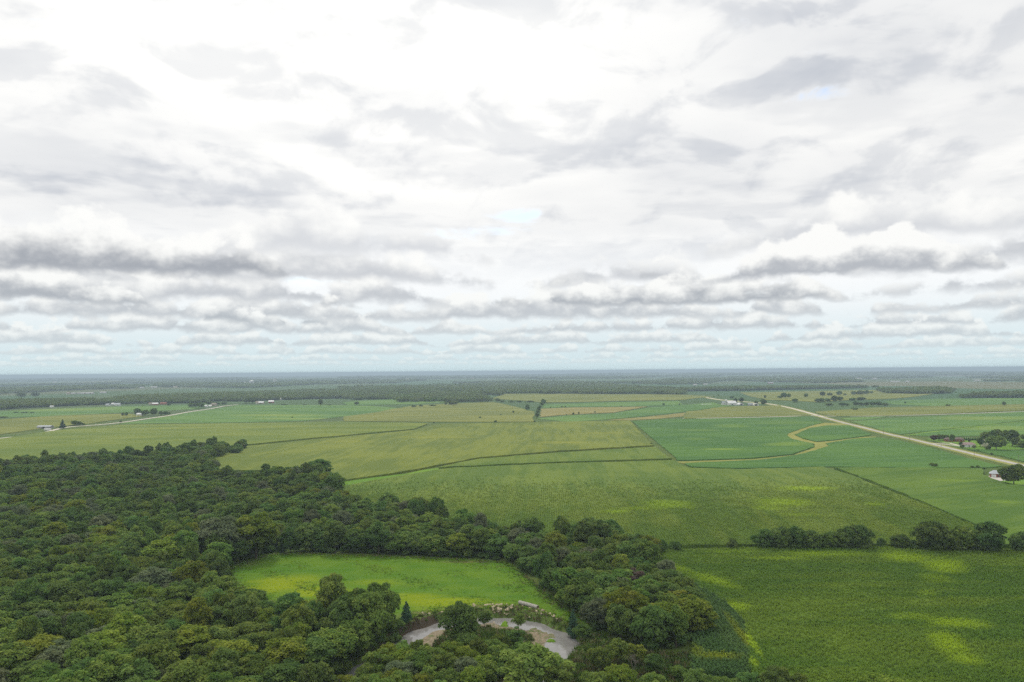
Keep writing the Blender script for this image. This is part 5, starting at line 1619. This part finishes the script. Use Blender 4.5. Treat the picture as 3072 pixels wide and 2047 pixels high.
X_, Y_ = cg(1790, 1150)
building('brick_garage', X_ + 3, Y_ - .5, 15, 9, 3.1, 2.3, R(-28), 'brick', 'grey', 'red brick garage with a white overhead door and grey roof', 'garage', garage=True, hip=.35)
building('ranch_house', *c8(1120, 204), 21, 9, 2.9, 2.0, R(-6), 'brick', 'brown', 'long low ranch house with brown roof behind an oval tree', 'house', detail=1, hip=.25)
building('ranch_house', *c8(1352, 300), 15, 9, 2.9, 2.2, R(-4), 'white', 'pink', 'low ranch house with faded pinkish roof beside the road', 'house', detail=1, hip=.25)
building('farmhouse', *c8(1712, 292), 10, 8, 5.4, 2.6, R(10), 'cream', 'tan', 'two-storey cream farmhouse half hidden by the big broad tree', 'house', detail=1)
def c4(x, y): return ((2080 + x * .17) / K, (1160 + y * .17) / K)
def c5(x, y): return ((100 + x * .17) / K, (1160 + y * .17) / K)
def c6(x, y): return ((680 + x * .17) / K, (1100 + y * .17) / K)
def c7(x, y): return ((400 + x * .136) / K, (1160 + y * .136) / K)
building('barn', *c4(672, 330), 21, 13, 5.5, 5.0, R(4), 'white', 'white', 'large white barn with pale roof beside the silo', 'barn')
building('farm_shed', *c4(1005, 336), 12, 7, 3.2, 2.0, R(0), 'grey', 'grey', 'small grey shed between the two arched sheds', 'shed')


def lathe(prof, n=20):
    v, f = [], []
    for (r, z) in prof:
        for j in range(n):
            a = 2 * math.pi * j / n
            v.append((r * math.cos(a), r * math.sin(a), z))
    for i in range(len(prof) - 1):
        for j in range(n):
            k = (j + 1) % n
            f.append((i * n + j, i * n + k, (i + 1) * n + k, (i + 1) * n + j))
    return v, f


def silo(name, px, py, r, h, cap, mat, label, cat='silo', group=None, hoops=5):
    p = at(px, py)
    e = bpy.data.objects.new(name, None); C.objects.link(e); e.location = p
    tag(e, label, cat, group)
    v, f = lathe([(r, -0.5), (r, h)]); mesh_obj('wall', v, f, mat, e, True)
    v, f = lathe([(r * 1.03, h - .05), (r * .85, h + cap * .45), (r * .5, h + cap * .85), (0.02, h + cap)]); mesh_obj('roof', v, f, ROOF['white'] if mat is not MAT_GALV else MAT_GALV, e, True)
    for i in range(hoops):
        z = h * (i + .7) / (hoops + .5)
        v, f = lathe([(r * 1.015, z), (r * 1.03, z + .08), (r * 1.03, z + .2), (r * 1.015, z + .28)]); mesh_obj('hoop', v, f, MAT_GALV, e)
    return e


def quonset(px, py, w, l, h, rot, label, mat=None):
    p = at(px, py)
    e = bpy.data.objects.new('arched_shed', None); C.objects.link(e); e.location = p; e.rotation_euler = (0, 0, rot)
    tag(e, label, 'shed')
    n = 16; v, f = [], []
    for y in (-l / 2, l / 2):
        for i in range(n + 1):
            a = math.pi * i / n
            v.append((math.cos(a) * w / 2, y, math.sin(a) * h))
    for i in range(n): f.append((i, i + 1, n + 2 + i, n + 1 + i))
    mesh_obj('roof', v, f, mat or ROOF['white'], e, True)
    for s_, y in ((0, -l / 2 + .15), (1, l / 2 - .15)):
        v = [(math.cos(math.pi * i / n) * w / 2 * .985, y, math.sin(math.pi * i / n) * h * .985) for i in range(n + 1)]
        mesh_obj('end_wall', v, [tuple(range(n + 1)) if s_ == 0 else tuple(reversed(range(n + 1)))], WALL['white'], e)
    v, f = box_vf(-w * .2, w * .2, -l / 2 - .05, -l / 2 + .1, 0, h * .6); mesh_obj('doorway', v, f, MAT_DOOR, e)
    return e


silo('silo', *c4(580, 330), 2.6, 12.0, 2.6, MAT_CONCW, 'concrete silo with domed cap next to the large white barn')
building('farm_shed', *c4(535, 328), 9, 7, 6, 3, R(0), 'white', 'grey', 'pale lean-to left of the concrete silo', 'shed')
quonset(*c4(826, 328), 13, 16, 5.8, R(8), 'white arched shed with dark doorway right of the large white barn')
quonset(*c4(1095, 336), 14, 14, 6.0, R(0), 'cream arched shed at the end of the barnyard', flat_mat('cream_steel', (0.66, 0.62, 0.52), .6, .06, .4))
p = at(*c4(235, 322)); e = bpy.data.objects.new('silage_bag', None); C.objects.link(e); e.location = p; tag(e, 'long white silage bag lying in the pasture left of the barn', 'silage bag')
v, f = [], []
for i in range(13):
    x = -14.5 + 29 * i / 12; k = 1.0 if 0 < i < 12 else .55
    for j in range(13):
        a = math.pi * j / 12
        v.append((x, math.cos(a) * 1.6 * k, math.sin(a) * 1.7 * k * (1 + .04 * math.sin(i * 2.1))))
for i in range(12):
    for j in range(12): f.append((i * 13 + j, (i + 1) * 13 + j, (i + 1) * 13 + j + 1, i * 13 + j + 1))
mesh_obj('bag_skin', v, f, ROOF['white'], e, True)
for s_ in (0, 12):
    mesh_obj('tied_end', [v[s_ * 13 + j] for j in range(13)] + [((-15.2 if s_ == 0 else 15.2), 0, .4)], [(j, j + 1, 13) for j in range(12)], MAT_GALV, e)

FARMS = [
    ('machine_shed', c5(210, 740), 22, 11, 3.4, 1.6, 2, 'grey', 'grey', 'long grey machine shed beside the left gravel road', 'shed'),
    ('trailer', c5(255, 775), 10, 3, 2.2, .5, 0, 'white', 'white', 'small white trailer in front of the long grey machine shed', 'trailer'),
    ('house', c5(1170, 322), 17, 10, 4, 3, 5, 'tan', 'tan', 'tan house against the woods at the start of the left house row', 'house'),
    ('house', c5(1318, 338), 10, 9, 3.4, 2.5, -10, 'white', 'grey', 'small white house second in the left house row', 'house'),
    ('house', c5(1405, 326), 8, 8, 3.6, 2.5, 0, 'white', 'white', 'tiny white house beside the wide grey-roofed house', 'house'),
    ('house', c5(1485, 338), 16, 11, 4, 3.5, 8, 'white', 'grey', 'wide white house with grey roof in the left house row', 'house'),
    ('house', c5(1825, 290), 24, 12, 3.5, 3.5, -4, 'cream', 'rust', 'cream house with rusty red roof at the woodland edge', 'house'),
    ('house', c5(2155, 326), 15, 10, 3.6, 3, 12, 'red', 'white', 'red house with pale roof behind the left farmstead trees', 'house'),
    ('house', c5(2300, 318), 18, 10, 3.5, 3, 0, 'brick', 'rust', 'long red-roofed house at the end of the left house row', 'house'),
    ('house', c5(2070, 322), 10, 8, 3.4, 3, 20, 'tan', 'tan', 'small tan house next to the red house', 'house'),
    ('barn', c5(620, 136), 24, 16, 7, 6, 0, 'cream', 'tan', 'cream barn at the left end of the distant white farmstead', 'barn'),
    ('barn', c5(710, 136), 30, 14, 5, 4, 0, 'white', 'white', 'second white barn of the distant left farmstead', 'barn'),
    ('barn', c5(820, 132), 34, 14, 5, 4, 0, 'white', 'white', 'third white barn of the distant left farmstead', 'barn'),
    ('barn', c5(920, 132), 40, 14, 5, 5, 0, 'white', 'white', 'long white barn in the middle of the distant left farmstead', 'barn'),
    ('barn', c5(1020, 132), 36, 16, 6, 5, 0, 'white', 'white', 'bright white barn at the right of the distant left farmstead', 'barn'),
    ('barn', c5(1233, 118), 42, 16, 5, 5, 0, 'white', 'white', 'lone long white barn right of the distant left farmstead', 'barn'),
    ('shed', c5(330, 368), 9, 6, 3, 1.5, 0, 'white', 'white', 'small white shed at the foot of the left woods', 'shed'),
    ('shed', c5(1880, 515), 11, 8, 3.5, 2, 0, 'white', 'white', 'small white shed among the dark left farmstead trees', 'shed'),
    ('house', c7(1785, 425), 14, 9, 4.5, 3, -8, 'tan', 'tan', 'tan house above the bend of the left gravel road', 'house'),
    ('shed', c7(1608, 455), 7, 6, 4, 2, 0, 'white', 'white', 'little white shed left of the house above the road bend', 'shed'),
    ('shed', c7(1700, 445), 8, 6, 3, 1.6, 0, 'white', 'white', 'low white shed between the tan house and the little shed', 'shed'),
    ('barn', c6(788, 642), 15, 11, 4, 3.5, 6, 'red', 'white', 'red barn with bright white roof at the soybean edge', 'barn'),
    ('barn', c6(612, 655), 15, 9, 3.4, 3, 0, 'tan', 'white', 'low white-roofed shed among trees left of the red barn', 'shed'),
    ('house', c6(545, 655), 10, 8, 4, 3, 0, 'cream', 'tan', 'cream house behind the trees left of the white-roofed shed', 'house'),
    ('house', c6(105, 603), 18, 11, 3.5, 3, 0, 'grey', 'grey', 'grey-roofed house at the woods right of the road end', 'house'),
    ('shed', c6(925, 592), 14, 9, 4, 3, 0, 'white', 'white', 'white shed in the treeline right of the red barn', 'shed'),
    ('house', c6(1130, 575), 16, 10, 5, 4, 0, 'tan', 'grey', 'grey-roofed tan house in the treeline', 'house'),
    ('barn', c6(1305, 316), 60, 20, 8, 6, 0, 'white', 'white', 'distant long white building right of the grain elevator', 'barn'),
    ('barn', c6(1775, 305), 50, 20, 8, 6, 0, 'white', 'white', 'distant white barn beside the far green field', 'barn'),
    ('barn', c6(1850, 303), 60, 20, 8, 6, 0, 'white', 'white', 'longer distant white barn beside the far green field', 'barn'),
    ('barn', c6(700, 150), 90, 30, 14, 10, 0, 'white', 'white', 'white farm building far off on the left skyline ridge', 'barn'),
    ('barn', c6(1480, 162), 80, 30, 12, 10, 0, 'cream', 'tan', 'cream farm building far off under the skyline', 'barn'),
    ('barn', c6(2210, 150), 90, 34, 16, 12, 0, 'white', 'white', 'white farm far off at the right end of the elevator town', 'barn'),
    ('house', c2(365, 226), 22, 14, 5, 4, 0, 'cream', 'tan', 'pale house alone inside the middle riverside woods', 'house'),
    ('barn', c2(70, 108), 80, 30, 14, 10, 0, 'white', 'white', 'pair-forming white barn on the far middle ridge', 'barn'),
    ('barn', c2(460, 136), 60, 24, 9, 7, 0, 'cream', 'tan', 'pale cream farm building before the far middle woods', 'barn'),
    ('barn', c2(905, 130), 50, 20, 8, 6, 0, 'red', 'tan', 'pinkish farm building at the far field edge', 'barn'),
    ('barn', c2(1718, 108), 70, 26, 12, 9, 0, 'white', 'white', 'white barn far off amid the middle horizon woods', 'barn'),
    ('barn', c2(2190, 108), 70, 26, 12, 9, 0, 'white', 'white', 'white barn far off right of the middle horizon woods', 'barn'),
    ('grain_tower', c2(2060, 162), 10, 10, 16, 6, 0, 'white', 'white', 'slim white tower building in the riverside woods', 'tower'),
    ('barn', c3(85, 177), 30, 16, 6, 5, 0, 'white', 'white', 'white barn at the left end of the far pasture', 'barn'),
    ('barn', c3(155, 174), 34, 16, 6, 5, 0, 'white', 'white', 'white barn second from the left end of the far pasture', 'barn'),
    ('barn', c3(605, 164), 50, 20, 7, 6, 0, 'red', 'grey', 'red and grey farm shed at the far woods edge', 'shed'),
    ('barn', c3(1002, 157), 50, 20, 8, 7, 0, 'white', 'grey', 'white farm building before the far right woods', 'barn'),
    ('barn', c3(1210, 137), 80, 28, 12, 9, 0, 'white', 'white', 'wide white barn inside the far right woods', 'barn'),
    ('barn', c3(1322, 136), 50, 24, 10, 8, 0, 'white', 'white', 'short white barn inside the far right woods', 'barn'),
    ('barn', c3(1462, 153), 90, 22, 5, 5, 0, 'white', 'white', 'very long low white poultry barn in the far right fields', 'barn'),
    ('barn', c3(1548, 153), 40, 20, 5, 5, 0, 'white', 'white', 'short white barn next to the long poultry barn', 'barn'),
    ('barn', c3(2030, 148), 60, 24, 8, 6, 0, 'white', 'white', 'white barn in the far right fields before the woods', 'barn'),
    ('barn', c3(2168, 148), 50, 24, 8, 6, 0, 'white', 'white', 'white barn farthest right before the woods', 'barn'),
    ('barn', c3(1530, 62), 200, 60, 24, 18, 0, 'white', 'white', 'large white building on the right horizon', 'barn'),
    ('barn', c3(1160, 66), 120, 50, 20, 16, 0, 'white', 'white', 'white building on the horizon left of the large one', 'barn'),
    ('barn', c3(1770, 88), 110, 40, 16, 12, 0, 'white', 'white', 'white building below the right horizon', 'barn'),
    ('shed', c1(270, 170), 70, 26, 9, 8, 0, 'white', 'white', 'white farm building far out in the left plain', 'barn'),
    ('shed', c1(430, 172), 60, 24, 8, 7, 0, 'white', 'white', 'second white farm building far out in the left plain', 'barn'),
    ('shed', c1(380, 158), 80, 26, 9, 8, 0, 'cream', 'tan', 'cream farm building far out in the left plain', 'barn'),
    ('barn', c1(1062, 194), 60, 20, 7, 6, 0, 'white', 'white', 'white barn row at the far tan field, longest of them', 'barn'),
    ('barn', c1(980, 197), 36, 18, 6, 5, 0, 'white', 'white', 'white barn left of the longest barn at the far tan field', 'barn'),
    ('barn', c1(1210, 191), 40, 18, 6, 5, 0, 'cream', 'tan', 'cream barn right of the longest barn at the far tan field', 'barn'),
]
for (nm, (px, py), L, W, H, rise, rot, wl, rf, lab, cat) in FARMS:
    if py < 910:
        L, W, H, rise = L * .66, W * .7, H * .75, rise * .75
        rf = {'white': 'dull'}.get(rf, rf); wl = {'white': 'dull'}.get(wl, wl)
    building(nm, px, py, L, W, H, rise, R(rot), wl, rf, lab, cat, detail=1 if nm == 'house' and L < 17 else 0)
silo('grain_bin', *c6(437, 320), 19, 24, 10, MAT_GALV, 'huge round steel grain bin in the elevator town', 'grain bin', hoops=6)
silo('grain_bin', *c6(325, 316), 15, 12, 8, MAT_GALV, 'wide low steel grain bin left of the huge one', 'grain bin', hoops=4)
silo('grain_bin', *c6(712, 290), 13, 8, 7, MAT_GALV, 'low steel grain bin left of the grain elevator', 'grain bin', hoops=3)
p = at(*c6(850, 290)); e = bpy.data.objects.new('grain_elevator', None); C.objects.link(e); e.location = p; tag(e, 'tall pale concrete grain elevator rising over the far town', 'grain elevator')
for i in range(4):
    v, f = lathe([(5.2, -1), (5.2, 30), (0.02, 30.5)], 16); o = mesh_obj('concrete_tube', v, f, MAT_CONCW, e, False); o.location = (-9 + 6 * i, 0, 0)
v, f = box_vf(-5, 5, -4.5, 4.5, 29.5, 42); mesh_obj('head_house', v, f, MAT_CONCW, e)
v, f = box_vf(-11, 11, -3, 3, 30.2, 33.5); mesh_obj('gallery', v, f, WALL['grey'], e)

# ------------------------------------------------------------------ utility poles along the road
MAT_POLE = flat_mat('weathered_pole', (0.20, 0.17, 0.145), 0.9, .15, 1.0)
MAT_INS = flat_mat('grey_insulator', (0.45, 0.45, 0.45), .4, .05, 1.0)
POLES = [c8(335, 178), c8(893, 304), c8(1475, 458), c8(2265, 655), c3(785, 326), c3(868, 350), c3(962, 374), c3(1385, 512), c3(700, 316)]
PLAB = ['wooden utility pole at the bend before the ranch houses', 'wooden utility pole opposite the ranch house drive', 'wooden utility pole opposite the cream farmhouse', 'wooden utility pole by the road above the brick garage',
        'wooden utility pole second behind the crossroad', 'wooden utility pole just behind the crossroad', 'wooden utility pole standing at the crossroad', 'wooden utility pole beside the oval soybean patch', 'wooden utility pole third behind the crossroad']
for (px, py), lab in zip(POLES, PLAB):
    p = at(px, py)
    e = bpy.data.objects.new('utility_pole', None); C.objects.link(e); e.location = p; e.rotation_euler = (0, 0, R(25))
    tag(e, lab, 'utility pole', 'utility poles along the road')
    v, f = lathe([(.19, -.5), (.17, 4), (.13, 11), (.02, 11.05)], 8); mesh_obj('pole', v, f, MAT_POLE, e, True)
    v, f = box_vf(-1.2, 1.2, -.07, .07, 10.1, 10.25); mesh_obj('crossarm', v, f, MAT_POLE, e)
    for x in (-1.05, -.35, .35, 1.05):
        v, f = lathe([(.05, 10.25), (.08, 10.32), (.05, 10.4), (.01, 10.42)], 6); o = mesh_obj('insulator', v, f, MAT_INS, e); o.location.x = x

# ------------------------------------------------------------------ white car on the crossroad, raising dust
p = at(*c3(938, 385))
e = bpy.data.objects.new('white_car', None); C.objects.link(e); e.location = p + Vector((0, 0, .30)); e.rotation_euler = (0, 0, R(-6))
tag(e, 'white car on the pale gravel at the crossroad', 'car')
sec = [(-2.3, .45, .75, .8), (-2.1, .35, .92, .86), (-1.2, .32, 1.0, .9), (0, .32, 1.0, .9), (1.0, .32, .98, .9), (2.1, .36, .82, .84), (2.3, .45, .70, .75)]
v, f = [], []
for (x, z0, z1, w) in sec: v += [(x, -w, z0), (x, w, z0), (x, w, z1), (x, -w, z1)]
for i in range(len(sec) - 1):
    for j in range(4): f.append((i * 4 + j, i * 4 + (j + 1) % 4, (i + 1) * 4 + (j + 1) % 4, (i + 1) * 4 + j))
f += [(3, 2, 1, 0), (24, 25, 26, 27)]
mesh_obj('body', v, f, WALL['white'], e)
v = [(-1.9, -.8, .97), (-1.9, .8, .97), (1.0, .8, .97), (1.0, -.8, .97), (-1.5, -.65, 1.5), (-1.5, .65, 1.5), (.2, .65, 1.5), (.2, -.65, 1.5)]
mesh_obj('window_band', v, [(0, 1, 5, 4), (1, 2, 6, 5), (2, 3, 7, 6), (3, 0, 4, 7)], MAT_GLASS, e)
v, f = box_vf(-1.52, .22, -.67, .67, 1.49, 1.55); mesh_obj('roof', v, f, WALL['white'], e)
for x in (-1.45, 1.45):
    for y in (-.85, .85):
        v, f = lathe([(.05, -.1), (.33, -.1), (.33, .1), (.05, .1)], 14)
        o = mesh_obj('wheel', v, f, MAT_DOOR, e); o.location = (x, y, .33); o.rotation_euler = (R(90), 0, 0)

# weeds and rough grass that nobody could count: banks, clearing, field edges
def tuft(seed):
    r = random.Random(seed); v, f = [], []
    for _ in range(16):
        a = r.uniform(0, 6.283); L = r.uniform(.5, 1.0); x, y = r.uniform(-.4, .4), r.uniform(-.4, .4); k = len(v); w = .07
        v += [(x - w * math.sin(a), y + w * math.cos(a), 0), (x + w * math.sin(a), y - w * math.cos(a), 0), (x + math.cos(a) * L * .5, y + math.sin(a) * L * .5, L)]
        f.append((k, k + 1, k + 2))
    return v, f


TM = {'green': crop_mat('rank_weeds', (0.062, 0.115, 0.018), (0.100, 0.165, 0.022), None, 0, None, patch=.2), 'brown': crop_mat('dry_weeds', (0.135, 0.115, 0.055), (0.17, 0.15, 0.07), None, 0, None, patch=.2)}
TUFT = {}
for k_, m_ in TM.items():
    TUFT[k_] = []
    for s_ in (1, 2):
        me = bpy.data.meshes.new('tuft'); v, f = tuft(s_); me.from_pydata(v, [], f); me.materials.append(m_)
        TUFT[k_].append(bpy.data.objects.new('tuft_source', me))
wg = np.random.default_rng(12)
xs = wg.uniform(-75, 95, 60000); ys = wg.uniform(185, 320, 60000)
d_, o_, z_ = creek_prof(xs, ys)
k = ((o_ & (d_ > 4.6) & (d_ < 15)) | (~o_ & (d_ > 9) & (d_ < 40))) & (wg.random(60000) < .55)
k |= inside(xs, ys, world_poly([(1300, 1600), (1300, 1500), (1330, 1480), (1400, 1480), (1500, 1500), (1590, 1500), (1590, 1600)])) & (wg.random(60000) < .5)
k &= ~inside(xs, ys, MEADOW)
k &= ~(o_ & (d_ < 10) & (xs > -45) & (xs < 30) & (wg.random(60000) < .6))
k &= ~(np.abs(d_) < 4.6)
xs, ys = xs[k], ys[k]
sel = wg.random(len(xs)) < .70
for nm, s_, lab in (('green', sel, 'rank green weeds on the creek banks and the clearing'), ('brown', ~sel, 'dry brown weeds on the creek banks and the clearing')):
    x, y = xs[s_], ys[s_]; n = len(x); q = wg.uniform(.6, 1.5, n)
    scatter('bank_weeds', np.stack([x, y, gz(x, y)], 1), wg.integers(0, 2, n), wg.uniform(0, 6.28, n), np.stack([q * 1.3, q * 1.3, q], 1), TUFT[nm], lab, 'weeds')

mg = np.random.default_rng(33)
MP = np.array(MEADOW)
xs = mg.uniform(MP[:, 0].min(), MP[:, 0].max(), 26000); ys = mg.uniform(MP[:, 1].min(), MP[:, 1].max(), 26000)
k = inside(xs, ys, MEADOW); xs, ys = xs[k], ys[k]
ed = poly_dist(xs, ys, MEADOW)
pat = np.sin(xs / 7 + 1.0) * np.cos(ys / 9) + .7 * np.sin((xs + ys) / 4.3) + mg.normal(0, .5, len(xs))
keep = (pat > 0.95) | (mg.random(len(xs)) < np.exp(-ed / 4.0))
xs, ys, ed = xs[keep], ys[keep], ed[keep]
brn = mg.random(len(xs)) < 0.10 + 0.35 * np.exp(-ed / 3.0)
MT, MTm = {}, {'green': crop_mat('meadow_tuft_grass', (0.095, 0.205, 0.013), (0.165, 0.280, 0.015), None, 0, None, patch=.1), 'brown': TM['brown']}
for nm, s_, lab in (('green', ~brn, 'uneven green grass tufts across the meadow'), ('brown', brn, 'dry seedheads and dead grass along the meadow margin')):
    src = []
    for q_ in (5, 6):
        me = bpy.data.meshes.new('tuft'); v, f = tuft(q_); me.from_pydata(v, [], f); me.materials.append(MTm[nm]); src.append(bpy.data.objects.new('tuft_source', me))
    x, y = xs[s_], ys[s_]; n = len(x); q = mg.uniform(.35, .8, n) * (1 + .8 * np.exp(-ed[s_] / 3))
    scatter('meadow_grass', np.stack([x, y, gz(x, y)], 1), mg.integers(0, 2, n), mg.uniform(0, 6.28, n), np.stack([q * 1.6, q * 1.6, q * .7], 1), src, lab, 'grass')

# ------------------------------------------------------------------ air
v, f = box_vf(-47500, 47500, -47500, 47500, -215, 97)
hz = mesh_obj('haze', v, f)
tag(hz, 'thin blue summer haze over the whole valley', 'haze', kind='stuff')
hm = bpy.data.materials.new('haze'); hm.use_nodes = True
t = hm.node_tree; t.nodes.clear()
out = t.nodes.new('ShaderNodeOutputMaterial'); pv = t.nodes.new('ShaderNodeVolumePrincipled')
pv.inputs['Color'].default_value = (0.58, 0.74, 0.88, 1.0)
pv.inputs['Density'].default_value = 1.1e-4
pv.inputs['Anisotropy'].default_value = 0.2
t.links.new(pv.outputs[0], out.inputs['Volume'])
hz.data.materials.append(hm)
